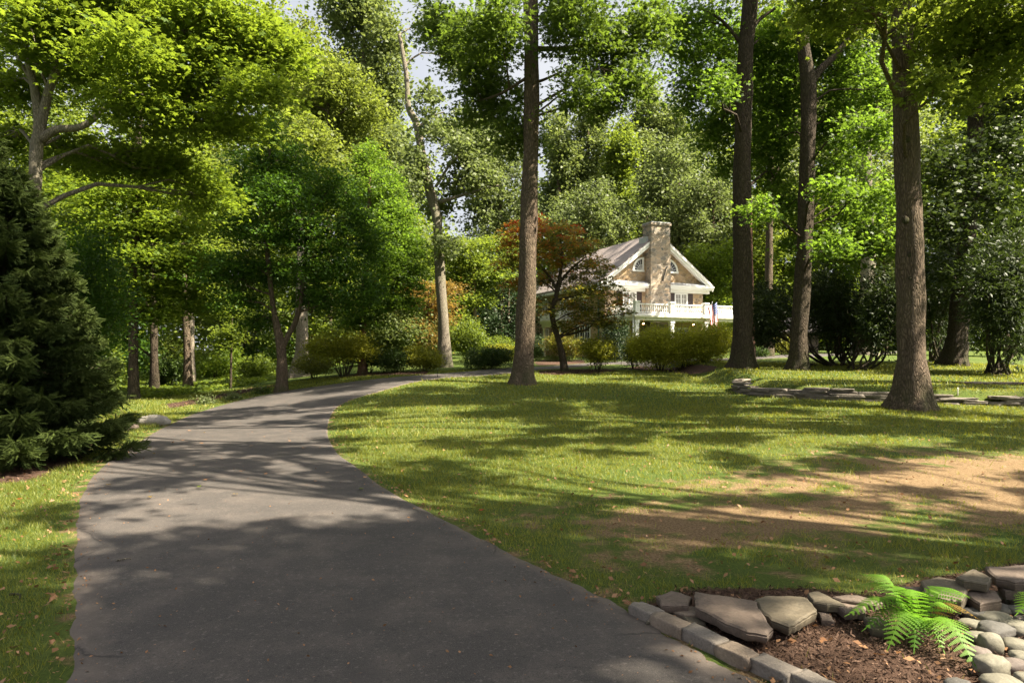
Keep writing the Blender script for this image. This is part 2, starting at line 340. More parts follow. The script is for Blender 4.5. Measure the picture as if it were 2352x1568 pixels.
class MB:
    def __init__(s): s.v = []; s.f = []; s.m = []
    def add(s, vs, fs, mi=0):
        b = len(s.v); s.v += [tuple(map(float, v)) for v in vs]; s.f += [[i+b for i in f] for f in fs]; s.m += [mi]*len(fs); return s
    def box(s, x0, x1, y0, y1, z0, z1, mi=0):
        vs = [(x, y, z) for z in (z0, z1) for y in (y0, y1) for x in (x0, x1)]
        return s.add(vs, [[0,2,3,1],[4,5,7,6],[0,1,5,4],[2,6,7,3],[0,4,6,2],[1,3,7,5]], mi)
    def tube(s, pts, rad, n=8, lobes=None, mi=0, cap=True):
        pts = np.asarray(pts, float); k = len(pts)
        T = np.gradient(pts, axis=0); T /= np.maximum(np.linalg.norm(T, axis=1, keepdims=True), 1e-9)
        ref = np.array([1, 0, 0.]) if abs(T[0][0]) < .9 else np.array([0, 1, 0.])
        b = len(s.v); u = np.cross(T[0], ref); u /= np.linalg.norm(u)
        an = np.linspace(0, 2*math.pi, n, endpoint=False)
        for i in range(k):
            u = u-T[i]*np.dot(u, T[i]); u /= max(np.linalg.norm(u), 1e-9); v = np.cross(T[i], u)
            rr = rad[i]*(np.ones(n) if lobes is None else lobes(i, an))
            ring = pts[i]+np.outer(np.cos(an)*rr, u)+np.outer(np.sin(an)*rr, v)
            s.v += [tuple(x) for x in ring]
        for i in range(k-1):
            for j in range(n):
                j2 = (j+1) % n
                s.f.append([b+i*n+j, b+i*n+j2, b+(i+1)*n+j2, b+(i+1)*n+j]); s.m.append(mi)
        if cap:
            s.f.append([b+(k-1)*n+j for j in range(n)]); s.m.append(mi)
            s.f.append([b+j for j in range(n)][::-1]); s.m.append(mi)
        return s
    def lathe(s, prof, c=(0,0,0), n=10, mi=0):
        pts = [(c[0], c[1], c[2]+z) for r, z in prof]
        b = len(s.v); an = np.linspace(0, 2*math.pi, n, endpoint=False)
        for r, z in prof:
            s.v += [(c[0]+r*math.cos(a), c[1]+r*math.sin(a), c[2]+z) for a in an]
        for i in range(len(prof)-1):
            for j in range(n):
                j2 = (j+1) % n; s.f.append([b+i*n+j, b+i*n+j2, b+(i+1)*n+j2, b+(i+1)*n+j]); s.m.append(mi)
        s.f.append([b+j for j in range(n)][::-1]); s.m.append(mi)
        s.f.append([b+(len(prof)-1)*n+j for j in range(n)]); s.m.append(mi)
        return s
    def build(s, name, mats, parent=None, smooth=False, origin=None):
        V = np.array(s.v, float)
        if origin is not None: V = V-np.asarray(origin)
        o = mesh_np(name, V, [len(f) for f in s.f], [i for f in s.f for i in f], mats, parent, smooth, midx=s.m)
        return o
def spline(pts, n):
    pts = np.asarray(pts, float)
    if len(pts) < 3: 
        t = np.linspace(0, 1, n)[:, None]; return pts[0]*(1-t)+pts[-1]*t
    P_ = np.vstack([2*pts[0]-pts[1], pts, 2*pts[-1]-pts[-2]]); out = []
    k = len(pts)-1
    for t in np.linspace(0, k, n):
        i = min(int(t), k-1); f = t-i; p0, p1, p2, p3 = P_[i:i+4]
        out.append(.5*((2*p1)+(-p0+p2)*f+(2*p0-5*p1+4*p2-p3)*f*f+(-p0+3*p1-3*p2+p3)*f**3))
    return np.array(out)

# leaf templates: verts (x across, y along, z off the blade) and quads
def kites(dirs, wid):
    V = [(0, 0, 0)]; Fq = []
    for (a, L), wd in zip(dirs, wid):
        a = R(a); d = np.array([math.sin(a), math.cos(a)]); q = np.array([d[1], -d[0]])
        m1 = d*L*.5+q*wd; m2 = d*L*.5-q*wd; t = d*L; b = len(V)
        V += [(m1[0], m1[1], .05), (t[0], t[1], -.06), (m2[0], m2[1], .05)]; Fq.append([0, b, b+1, b+2])
    return np.array(V, float), Fq
TPL = {
 'diamond': (np.array([(0,0,0),(.30,.45,.07),(0,1,0),(-.30,.45,.07)], float)-[0,.5,0], [[0,1,2,3]]),
 'wide': (np.array([(0,0,0),(.42,.42,.08),(0,1,-.05),(-.42,.42,.08)], float)-[0,.5,0], [[0,1,2,3]]),
 'long': (np.array([(0,0,0),(.14,.45,.03),(0,1,-.06),(-.14,.45,.03)], float), [[0,1,2,3]]),
 'maple': kites([(0,.62),(55,.55),(-55,.55),(112,.38),(-112,.38)], [.17,.15,.15,.12,.12]),
 'oak': kites([(0,.75),(42,.50),(-42,.50),(95,.30),(-95,.30),(180,.3)], [.13,.12,.12,.10,.10,.05]),
}
def _spray():
    V = []; Fq = []
    for k in range(7):
        y = k/7; L = .24*(1-.45*y)
        for sgn in (-1, 1):
            b = len(V); V += [(0,y-.01,0),(0,y+.05,0),(sgn*L,y+.25,.05),(sgn*L*.95,y+.21,.03)]; Fq.append([b,b+1,b+2,b+3])
    b = len(V); V += [(-.035,0,.03),(.035,0,.03),(.012,1.1,.03),(-.012,1.1,.03)]; Fq.append([b,b+1,b+2,b+3])
    b = len(V); V += [(0,0,-.09),(0,0,.12),(0,1.05,.06),(0,1.05,-.02)]; Fq.append([b,b+1,b+2,b+3])
    return np.array(V, float), Fq
TPL['spray'] = _spray()
def leaves(name, C, size, mat, parent, origin, tpl='diamond', up=1.0, tint=None, direc=None, seed=1, dirw=0.0):
    r = np.random.RandomState(seed); n = len(C); V0, Fq = TPL[tpl]
    Nn = r.randn(n, 3); Nn[:, 2] = np.abs(Nn[:, 2])*.6+up*1.2; Nn /= np.linalg.norm(Nn, axis=1, keepdims=True)
    D = r.randn(n, 3)
    if direc is not None: D = D*(1-dirw)+direc*dirw*1.6
    D -= Nn*np.sum(D*Nn, axis=1, keepdims=True); D /= np.maximum(np.linalg.norm(D, axis=1, keepdims=True), 1e-6)
    X = np.cross(D, Nn)
    sz = (size*(.5+1.0*r.rand(n)))[:, None, None] if np.isscalar(size) else size[:, None, None]
    V = C[:, None, :]-np.asarray(origin)+sz*(V0[None, :, 0:1]*X[:, None, :]+V0[None, :, 1:2]*D[:, None, :]+V0[None, :, 2:3]*Nn[:, None, :])
    k = len(V0); V = V.reshape(-1, 3)
    fa = np.array(Fq); L = (fa[None]+(np.arange(n)*k)[:, None, None]).reshape(-1)
    if tint is None: tint = r.rand(n)
    return mesh_np(name, V, np.full(n*len(Fq), 4), L, mat, parent, True, {'tint': np.repeat(np.clip(tint, 0, 1), k)})
def puffs(r, c, rad, npuff, per, pr, flat=.4, shell=.45, droop=.25):
    """leaves gathered in many small sprays through an ellipsoid; returns leaf points, puff points, per-leaf tint, outward direction"""
    d = r.randn(npuff, 3); d /= np.linalg.norm(d, axis=1, keepdims=True)
    q = r.rand(npuff)**shell
    q = np.where(r.rand(npuff) < .30, q*r.uniform(1.0, 1.6, npuff), q)
    pc = c+d*q[:, None]*rad
    s = pr*(.6+.8*r.rand(npuff))
    off = r.randn(npuff, per, 3)*.5*s[:, None, None]
    rr = np.linalg.norm(off[:, :, :2], axis=2)
    off[:, :, 2] = off[:, :, 2]*flat-droop*rr*.6
    # tilt each spray outwards
    slope = d[:, :2]*r.uniform(-.5, .1, (npuff, 1))
    off[:, :, 2] += (off[:, :, :2]*slope[:, None, :]).sum(2)
    L = (pc[:, None, :]+off).reshape(-1, 3)
    t = np.repeat(r.normal(.5, .22, npuff), per)+r.normal(0, .16, npuff*per)
    o = np.repeat(d, per, axis=0)*.6+off.reshape(-1, 3)
    return L, pc, t, o
def block(name, label, c, L, W, H, ang, mat, seed, group, rnd=.25, cat='stone'):
    """rounded rough block"""
    r = np.random.RandomState(seed); bm_n = 9; V = []; Fc = []
    g = np.linspace(-1, 1, bm_n)
    faces = []
    idx = {}
    def vid(p):
        k = tuple(np.round(p, 4))
        if k not in idx: idx[k] = len(V); V.append(p)
        return idx[k]
    for ax in range(3):
        for s in (-1, 1):
            for i in range(bm_n-1):
                for j in range(bm_n-1):
                    q = []
                    for a, b in ((i, j), (i+1, j), (i+1, j+1), (i, j+1)):
                        p = [0, 0, 0]; p[ax] = s; p[(ax+1) % 3] = g[a]; p[(ax+2) % 3] = g[b]; q.append(vid(p))
                    Fc.append(q if s > 0 else q[::-1])
    V = np.array(V, float); sp = V/np.linalg.norm(V, axis=1, keepdims=True)*1.22
    V = V*(1-rnd)+sp*rnd
    ph = r.rand(9)*6.28
    nz = sum(np.sin(V @ (r.randn(3)*f)+ph[k])*a for k, (f, a) in enumerate(((1.6, .05), (3.2, .035), (6, .018), (11, .010))))
    V = V*(1+nz)[:, None]*np.array([L/2, W/2, H/2])
    ca, sa = math.cos(ang), math.sin(ang); V = np.c_[V[:, 0]*ca-V[:, 1]*sa, V[:, 0]*sa+V[:, 1]*ca, V[:, 2]]
    o = mesh_np(name, V, np.full(len(Fc), 4), np.array(Fc).ravel(), M[mat], None, True); o.location = [float(x) for x in c]
    if label: tag(o, label, cat, group)
    return o
_seed = [100]
def nseed(): _seed[0] += 1; return _seed[0]

def trunk_tube(mb, pts, rad, n=14, flare=1.0, base_z=0, seed=0, k=None, rough=.05, fh=.35):
    L = len(pts); k = k or max(14, L*6)
    path = spline(pts, k); t = np.linspace(0, len(rad)-1, k); rr = np.interp(t, np.arange(len(rad)), rad)
    # add dense rings near the foot
    flare *= .58
    if flare > 0:
        z0 = path[0][2]; fine = []
        hs = [-.35, -.05, .04, .12, .22, .36, .55, .8]
        keep = path[:, 2] > z0+1.05
        seg = [np.array([np.interp(z0+h, path[:, 2], path[:, a]) for a in (0, 1)]+[z0+h]) for h in hs]
        rb = [rr[0]*(1+flare*math.exp(-max(h, 0)/fh)) for h in hs]
        path = np.vstack([seg, path[keep]]); rr = np.concatenate([rb, rr[keep]])
    z0 = path[0][2]+.35 if flare > 0 else path[0][2]
    r = random.Random(seed); ph = [r.uniform(0, 6.28) for _ in range(6)]
    Z = path[:, 2]
    def lob(i, an):
        h = max(0, Z[i]-z0); e = math.exp(-h/fh)*flare*.36
        return 1+e*(np.cos(4*an+ph[0])*.6+np.cos(7*an+ph[1])*.4)+rough*(np.sin(2*an+Z[i]*1.7+ph[2])+.6*np.sin(3*an-Z[i]*2.9+ph[3])+.35*np.sin(5*an+Z[i]*5.1+ph[4]))
    mb.tube(path, rr, n, lob)
def px_path(tr, D):
    pts = [P(x, y, D) for x, y, *_ in tr]; rad = [t[2]/2/F*D for t in tr]; return pts, rad
def branch(mb, a, b, ra, rb, r, n=6, sag=.12, k=7):
    a = np.asarray(a, float); b = np.asarray(b, float); L = np.linalg.norm(b-a)
    m1 = a*.65+b*.35+r.randn(3)*L*.05+np.array([0, 0, L*sag]); m2 = a*.3+b*.7+r.randn(3)*L*.06+np.array([0, 0, L*sag*.8])
    p = spline([a, m1, m2, b], k); mb.tube(p, np.linspace(ra, rb, k), n, cap=False)
    return p
def tree(name, label, D, trunk, clumps, leaf='mid', bark='bark_dark', size=.12, n=12000, tpl='diamond', per=26, pr=.55,
         up=1.0, flare=.8, cat='tree', group=None, limbs=(), shell=.5, flat=.4, twigs=5, tn=14, red=None, base=None, fh=.35, nolimb=False, world=False, thick=1.0):
    sd = nseed(); r = np.random.RandomState(sd)
    if world: pts, rad = [np.array(t[:3], float) for t in trunk], [t[3] for t in trunk]
    else: pts, rad = px_path(trunk, D)
    b0 = pts[0].copy(); g = tz(b0[0], b0[1])
    if base is not None: b0 = np.array(base, float)
    if abs(b0[2]-g) > .02:       # stand it on the ground
        pts[0] = np.array([pts[0][0], pts[0][1], g]); b0 = pts[0].copy()
    root = empty(name, b0); tag(root, label, cat, group)
    mb = MB(); trunk_tube(mb, pts, rad, tn, flare, seed=sd, fh=fh)
    tp = spline(pts, 60); tr_ = np.interp(np.linspace(0, len(rad)-1, 60), np.arange(len(rad)), rad)
    attach = [(p, q) for p, q in zip(tp[12:], tr_[12:])]
    for lb in limbs:             # [(x,y,w,dD)...]
        lp = [P(x, y, D+(dd[0] if dd else 0)) for x, y, w_, *dd in lb]; lr = [q[2]/2/F*D for q in lb]
        path = spline(lp, 7*len(lp)); rr = np.interp(np.linspace(0, len(lr)-1, len(path)), np.arange(len(lr)), lr)
        mb.tube(path, rr, 9, cap=True); attach += [(p, q) for p, q in zip(path[2:], rr[2:])]
    AP = np.array([a[0] for a in attach]); AR = np.array([a[1] for a in attach])
    CL = []
    for c in clumps:
        if world: c_, rad_ = np.array(c[:3], float), np.array(c[3:6], float); wgt = c[6] if len(c) > 6 else 1
        else:
            x, y, rx, ry = c[:4]; dD = c[4] if len(c) > 4 else 0; rd = c[5] if len(c) > 5 else None; wgt = c[6] if len(c) > 6 else 1
            d_ = D+dD; c_ = P(x, y, d_); rx_, ry_ = rx/F*d_, ry/F*d_; rad_ = np.array([rx_, rd if rd else rx_, ry_])
        CL.append((c_, rad_, wgt))
    wts = np.array([(c[1][0]*c[1][1]*c[1][2])**.75*c[2] for c in CL]); wts /= wts.sum()
    AL, AT, AO = [], [], []
    for (c_, rad_, wg), wt in zip(CL, wts):
        npuf = max(3, int(n*wt/per)); L, pc, t, o = puffs(r, c_, rad_, npuf, per, pr, flat, shell)
        AL.append(L); AT.append(t); AO.append(o)
        if not nolimb:
            dv = c_-AP; cost = np.linalg.norm(dv, axis=1)+np.where(dv[:, 2] < .25*np.linalg.norm(dv[:, :2], axis=1), 2.5*(.25*np.linalg.norm(dv[:, :2], axis=1)-dv[:, 2]), 0)
            i = int(np.argmin(cost)); dist = np.linalg.norm(dv[i])
            ra = min(AR[i]*.7, (.018+.011*dist)*thick)
            path = branch(mb, AP[i], c_, ra, ra*.35, r, 6)
            for j in range(min(twigs, npuf)):
                q = pc[r.randint(npuf)]; s_ = path[r.randint(3, len(path))]; branch(mb, s_, q, ra*.35, .004*thick, r, 4, .05, 5)
    mb.build('trunk', M[bark], root, True, origin=b0)
    L = np.vstack(AL); T = np.concatenate(AT); O = np.vstack(AO)
    keep = L[:, 2] > tz(b0[0], b0[1])+.05; L, T, O = L[keep], T[keep], O[keep]
    if red is not None: T = red(L, T, r)
    leaves('crown', L, size, M['lf_'+leaf], root, b0, tpl, up, T, O, sd, .45)
    return root
def shrub(name, label, px, py, D, hw, top, leaf, size=.05, n=9000, tpl='diamond', stems=7, cat='shrub', group=None, depth=None, squash=.5, pr=.22,
          up=.5, per=18, stem_h=.35, clumps=6, bark='bark_dark', shell=.22, flat=.8, red=None):
    """px,py foot; hw half width; top = picture row of its top"""
    sd = nseed(); r = np.random.RandomState(sd)
    b0 = ground_at(px, D); W = hw/F*D; H = (EYE+(HY-top)/F*D)-b0[2]; dp = depth or W
    root = empty(name, b0); tag(root, label, cat, group)
    AL, AT, AO = [], [], []; mb = MB()
    cc = b0+np.array([0, 0, H*(.5+stem_h*.40)]); rz_ = H*(.53-stem_h*.38)
    parts = [(cc, np.array([W*.86, dp*.86, rz_*.93]), 1.0)]
    for k in range(clumps):
        a = 6.283*k/clumps+r.rand()*.8; f = r.uniform(.4, .62)
        parts.append((cc+np.array([math.cos(a)*W*f, math.sin(a)*dp*f, r.uniform(-.62, .52)*rz_]), np.array([W, dp, rz_])*r.uniform(.36, .56), .6))
    tot = sum(p[2] for p in parts)
    for c_, rad_, wg in parts:
        npuf = max(3, int(n*wg/tot/per)); L, pc, t, o = puffs(r, c_, rad_, npuf, per, pr, flat, shell, .0)
        AL.append(L); AT.append(t); AO.append(o)
    L = np.vstack(AL); T = np.concatenate(AT); O = np.vstack(AO)
    gz = terrain(L[:, 0], L[:, 1]); k = L[:, 2] > gz+.02; L, T, O = L[k], T[k], O[k]
    if red is not None: T = red(L, T, r)
    for k in range(stems):
        a = r.rand()*6.283; q = cc+np.array([math.cos(a)*W*r.uniform(.2, .6), math.sin(a)*dp*r.uniform(.2, .6), r.uniform(-.2, .4)*rz_])
        s = b0+np.array([math.cos(a), math.sin(a), 0])*W*.07-np.array([0, 0, .05])
        p = branch(mb, s, q, .012+.012*W, .006, r, 5, -.05, 7)
        for _ in range(2): branch(mb, p[r.randint(2, 6)], cc+r.randn(3)*np.array([W, dp, rz_])*.4, .01, .004, r, 4, 0, 5)
    mb.build('stem', M[bark], root, True, origin=b0)
    leaves('foliage', L, size, M['lf_'+leaf], root, b0, tpl, up, T, O, sd, .6)
    return root

#==SETTING==
# ------------------------------------------------------------------ driveway outline (read from the photograph, laid on the terrain)
LE = [(110,1760),(150,1568),(162,1400),(165,1300),(172,1200),(187,1130),(228,1075),(292,1030),(377,980),(470,942),(560,917),(660,897),(740,886),(850,872),(960,862),(1064,854),(1176,845),(1317,837),(1430,830),(1560,825),(1700,820),(1900,812),(2060,806)]
RE = [(2150,1760),(1745,1568),(1575,1478),(1450,1402),(1350,1352),(1230,1297),(1100,1232),(1000,1182),(900,1130),(830,1080),(776,1040),(753,990),(766,945),(800,921),(865,901),(1005,870),(1171,858),(1289,846),(1410,837),(1550,832),(1700,826),(1900,818),(2060,811)]
# pair the two edges so that each rib crosses the drive
lw = np.array([G(*p)[:2] for p in LE]); rw = np.array([G(*p)[:2] for p in RE])
def resample(w_, n, pw=1.0):
    s = np.concatenate([[0], np.cumsum(np.linalg.norm(np.diff(w_, axis=0), axis=1))]); t = np.linspace(0, 1, n)**pw*s[-1]
    return np.stack([np.interp(t, s, w_[:, 0]), np.interp(t, s, w_[:, 1])], 1)
def dense(w_):
    p = spline(np.c_[w_, np.zeros(len(w_))], len(w_)*14)[:, :2]; return p
Ld, Rd = dense(lw), dense(rw)
# ribs: for each centre parameter (index-proportional) both splines share knots
nr = 330
ti = np.linspace(0, 1, nr)
# knot matching by hand: same real station on each edge
KL = np.array([0,1,2,3,4,5,6,7,8,9,10,11,12,13,14,15,16,17,18,19,20,21,22])/22.0
KR = np.array([0,1,1.9,3.0,4.2,5.6,7.0,8.0,8.7,9.3,9.9,10.5,11.2,12.0,13.0,14.0,15.6,17,18,19,20,21,22])/22.0
def at(Dn, s):
    i = s*(len(Dn)-1); return np.stack([np.interp(i, np.arange(len(Dn)), Dn[:, 0]), np.interp(i, np.arange(len(Dn)), Dn[:, 1])], -1)
jit = .018
A_ = at(Ld, ti); B_ = at(Rd, np.interp(ti, KL, KL))
r = np.random.RandomState(3)
def wob(n, sc, amp, r_):
    x = np.arange(n)*sc; return amp*sum(np.sin(x*f+r_.rand()*6.28)/f**.7 for f in (1, 2.3, 4.9, 9.7, 19))/2.2
nrm = B_-A_; nrm /= np.linalg.norm(nrm, axis=1, keepdims=True)
A_ = A_+nrm*wob(nr, .55, .035, r)[:, None]; B_ = B_+nrm*wob(nr, .55, .035, r)[:, None]
NC = 15; V = []; E = []
us = np.array([0, .012, .04, .09, .16, .25, .36, .5, .64, .75, .84, .91, .96, .988, 1])
for i in range(nr):
    for u in us:
        p = A_[i]*(1-u)+B_[i]*u
        wd = np.linalg.norm(B_[i]-A_[i]); e = 1-min(u, 1-u)*wd/.55
        V.append((p[0], p[1], tz(p[0], p[1])+.012-(.03 if u in (0, 1) else 0))); E.append(max(0, e))
Fc = [[i*NC+j, i*NC+j+1, (i+1)*NC+j+1, (i+1)*NC+j] for i in range(nr-1) for j in range(NC-1)]
o = mesh_np('driveway', np.array(V), np.full(len(Fc), 4), np.array(Fc).ravel(), M['asphalt'], None, True, {'edge': E}); tag(o, kind='structure')
DRIVE = np.vstack([A_, B_[::-1]])
def inside(poly, x, y):
    x = np.asarray(x); y = np.asarray(y); c = np.zeros(x.shape, bool); n = len(poly); j = n-1
    for i in range(n):
        xi, yi = poly[i]; xj, yj = poly[j]
        if yi != yj: c ^= ((yi > y) != (yj > y)) & (x < (xj-xi)*(y-yi)/(yj-yi)+xi)
        j = i
    return c
def poly_px(pts): return np.array([G(*p)[:2] for p in pts])
BED = poly_px([(1460,1400),(1560,1352),(1700,1352),(1870,1352),(1990,1368),(2120,1330),(2380,1290),(2620,1560),(2400,1800),(2000,1700),(1900,1590),(1740,1520),(1600,1460)])
def seg_dist(poly, x, y, closed=True):
    d = np.full(x.shape, 1e9); n = len(poly)
    for i in range(n if closed else n-1):
        a = poly[i]; b = poly[(i+1) % n]; ab = b-a; t = np.clip(((x-a[0])*ab[0]+(y-a[1])*ab[1])/max(ab@ab, 1e-9), 0, 1)
        d = np.minimum(d, np.hypot(x-a[0]-t*ab[0], y-a[1]-t*ab[1]))
    return d
def soft(poly, x, y, w_):
    d = seg_dist(poly, x, y); s = np.where(inside(poly, x, y), d, -d); return np.clip(.5+s/w_*.5, 0, 1)
MULCH = [poly_px([(150,1000),(222,1015),(180,1062),(60,1105),(-120,1120),(-200,1000),(0,930)]),           # under the spruce
         poly_px([(390,938),(520,912),(640,884),(760,868),(980,860),(985,853),(840,856),(700,876),(560,893),(380,928)]),   # bed along the drive
         poly_px([(1236,853),(1300,849),(1390,848),(1420,851),(1380,857),(1280,861),(1240,859)]),          # red maple bed
         poly_px([(1430,846),(1470,840),(1560,840),(1650,842),(1640,850),(1500,852)]),
         poly_px([(1225,832),(1250,826),(1340,826),(1345,834),(1290,838),(1235,839)])]
def bare_mask(x, y):
    def blob(cx, cy, a, b): return np.exp(-(((x-cx)/a)**2+((y-cy)/b)**2))
    p = G(1930, 1120); q = G(1700, 1190); r3 = G(2250, 1050); r4 = G(1650, 1290)
    m = .60*blob(p[0]+.6, p[1], 3.4, 2.0)+.45*blob(p[0]+3.2, p[1]-.6, 2.6, 2.2)+.50*blob(q[0]-.4, q[1], 2.2, 1.1)+.42*blob(r3[0], r3[1], 3.0, 2.6)+.40*blob(r4[0], r4[1], 2.2, 1.0)
    wx = x+.5*np.sin(y*1.9+.7)+.25*np.sin(y*4.3+x*1.1); wy = y+.5*np.sin(x*1.7+2)+.2*np.sin(x*4.9-y)
    f = .5+.22*np.sin(wx*2.1+1)*np.sin(wy*2.7)+.18*np.sin(wx*4.6+wy*1.3)*np.sin(wy*5.9-wx)+.12*np.sin(wx*10.3+2*wy)*np.sin(wy*12.1)
    return np.clip(m*(.35+1.15*f), 0, .80)
def masks(x, y):
    b = bare_mask(x, y); near = np.clip(1-seg_dist(DRIVE, x, y)/.22, 0, 1)*.62
    b = np.maximum(b, np.where(y < 26, near, 0))
    mu = soft(BED, x, y, .25)
    for p in MULCH: mu = np.maximum(mu, soft(p, x, y, .6))
    t = x/np.maximum(y, 1)
    wd = sm(0, 2.0, y-np.interp(t, [-.9,-.55,-.40,-.25,-.05,.05], [17,24,31,38,75,400]))
    return b, mu, wd
# ground sheet: fine cells near, wide cells towards the horizon
xs = np.concatenate([[-400,-250,-150,-100,-75], np.arange(-60, -16, 1.0), np.arange(-16, 24, .2), np.arange(24, 62, 1.0), [75,100,150,250,400]])
ys = np.concatenate([[-60,-20,-6,0], np.arange(1, 27, .2), np.arange(27, 60, .6), np.arange(60, 100, 2), [110,140,180,250,400]])
XX, YY = np.meshgrid(xs, ys); Z = terrain(XX, YY)
ind = inside(DRIVE, XX, YY) & (seg_dist(DRIVE, XX, YY) > .3)
Z = np.where(ind, Z-.03, Z)
b_, m_, w_ = masks(XX, YY)
nx, ny = len(xs), len(ys); idx = np.arange(nx*ny).reshape(ny, nx)
q = np.stack([idx[:-1,:-1], idx[:-1,1:], idx[1:,1:], idx[1:,:-1]], -1).reshape(-1)
o = mesh_np('ground', np.c_[XX.ravel(), YY.ravel(), Z.ravel()], np.full((nx-1)*(ny-1), 4), q, M['lawn'], None, True, {'bare': b_.ravel(), 'mulch': m_.ravel(), 'wood': w_.ravel()})
tag(o, kind='structure')

# grass blades (stuff)
def grass():
    r = np.random.RandomState(5); C = []; SZ = []
    for (y0, y1, dens, h, wd) in ((2.8, 6, 3600, .040, .0045), (6, 9, 2600, .042, .006), (9, 13, 1300, .045, .009), (13, 19, 560, .05, .014), (19, 31, 190, .055, .024)):
        xm = .80*y1; area = 2*xm*(y1-y0); n = int(area*dens)
        x = r.uniform(-xm, xm, n); y = r.uniform(y0, y1, n); k = np.abs(x) < .78*y; x, y = x[k], y[k]
        d = seg_dist(DRIVE[::3], x, y) if False else None
        k = ~inside(DRIVE[::2], x, y); x, y = x[k], y[k]
        b, mu, wo_ = masks(x, y)
        pat = .5+.28*np.sin(x*3.1+1.7*np.sin(y*2.3))+.22*np.sin(y*4.7+x*1.9+2*np.sin(x*1.3))
        pat2 = .5+.5*np.sin(x*7.7+2*np.sin(y*6.1))*np.sin(y*8.3+1.5*np.sin(x*5.2))
        pr = np.clip(1-b*1.05-(.25*(1-pat2))*(b > .1), 0, 1)**1.4
        pr = np.where(b > .3, pr*np.clip(pat*1.5-.2, .08, 1.3), pr)
        pr = np.where(mu > .5, .01, pr); pr = np.where(wo_ > .5, .15, pr)
        k = r.rand(len(x)) < pr; x, y, b, pt = x[k], y[k], b[k], pat[k]
        C.append(np.c_[x, y, b, pt]); SZ.append(np.c_[np.full(len(x), h), np.full(len(x), wd)])
    C = np.vstack(C); SZ = np.vstack(SZ); n = len(C)
    a = r.rand(n)*6.283; tuft = np.clip(np.sin(C[:, 0]*2.7+1.6*np.sin(C[:, 1]*1.9))*np.sin(C[:, 1]*3.3+1.2*np.sin(C[:, 0]*2.4))-.35, 0, 1)*1.1; h = SZ[:, 0]*(.5+1.0*r.rand(n))*(1+tuft)*(1+.5*(r.rand(n) > .985)); lean = h*r.uniform(.2, 1.1, n); la = a+r.uniform(-1, 1, n)+1.5
    x, y = C[:, 0], C[:, 1]; z = terrain(x, y)-.004
    w2 = SZ[:, 1]*.5; ca, sa = np.cos(a)*w2, np.sin(a)*w2
    v0 = np.c_[x-ca, y-sa, z]; v1 = np.c_[x+ca, y+sa, z]; v2 = np.c_[x+np.cos(la)*lean, y+np.sin(la)*lean, z+h]
    V = np.stack([v0, v1, v2], 1).reshape(-1, 3)
    patch = .5+.5*np.sin(x*.9+2*np.sin(y*.6))*np.sin(y*.8+1.4*np.sin(x*.7))
    t = r.normal(.36, .2, n)+.35*C[:, 2]+.22*(patch-.4)
    o = mesh_np('grass', V, np.full(n, 3), np.arange(3*n), M['grass'], None, True, {'tint': np.repeat(np.clip(t, 0, 1), 3)})
    tag(o, 'short green lawn grass growing on both sides of the driveway, thinning over the bare soil', 'grass', kind='stuff')
    print('grass', n)
grass()

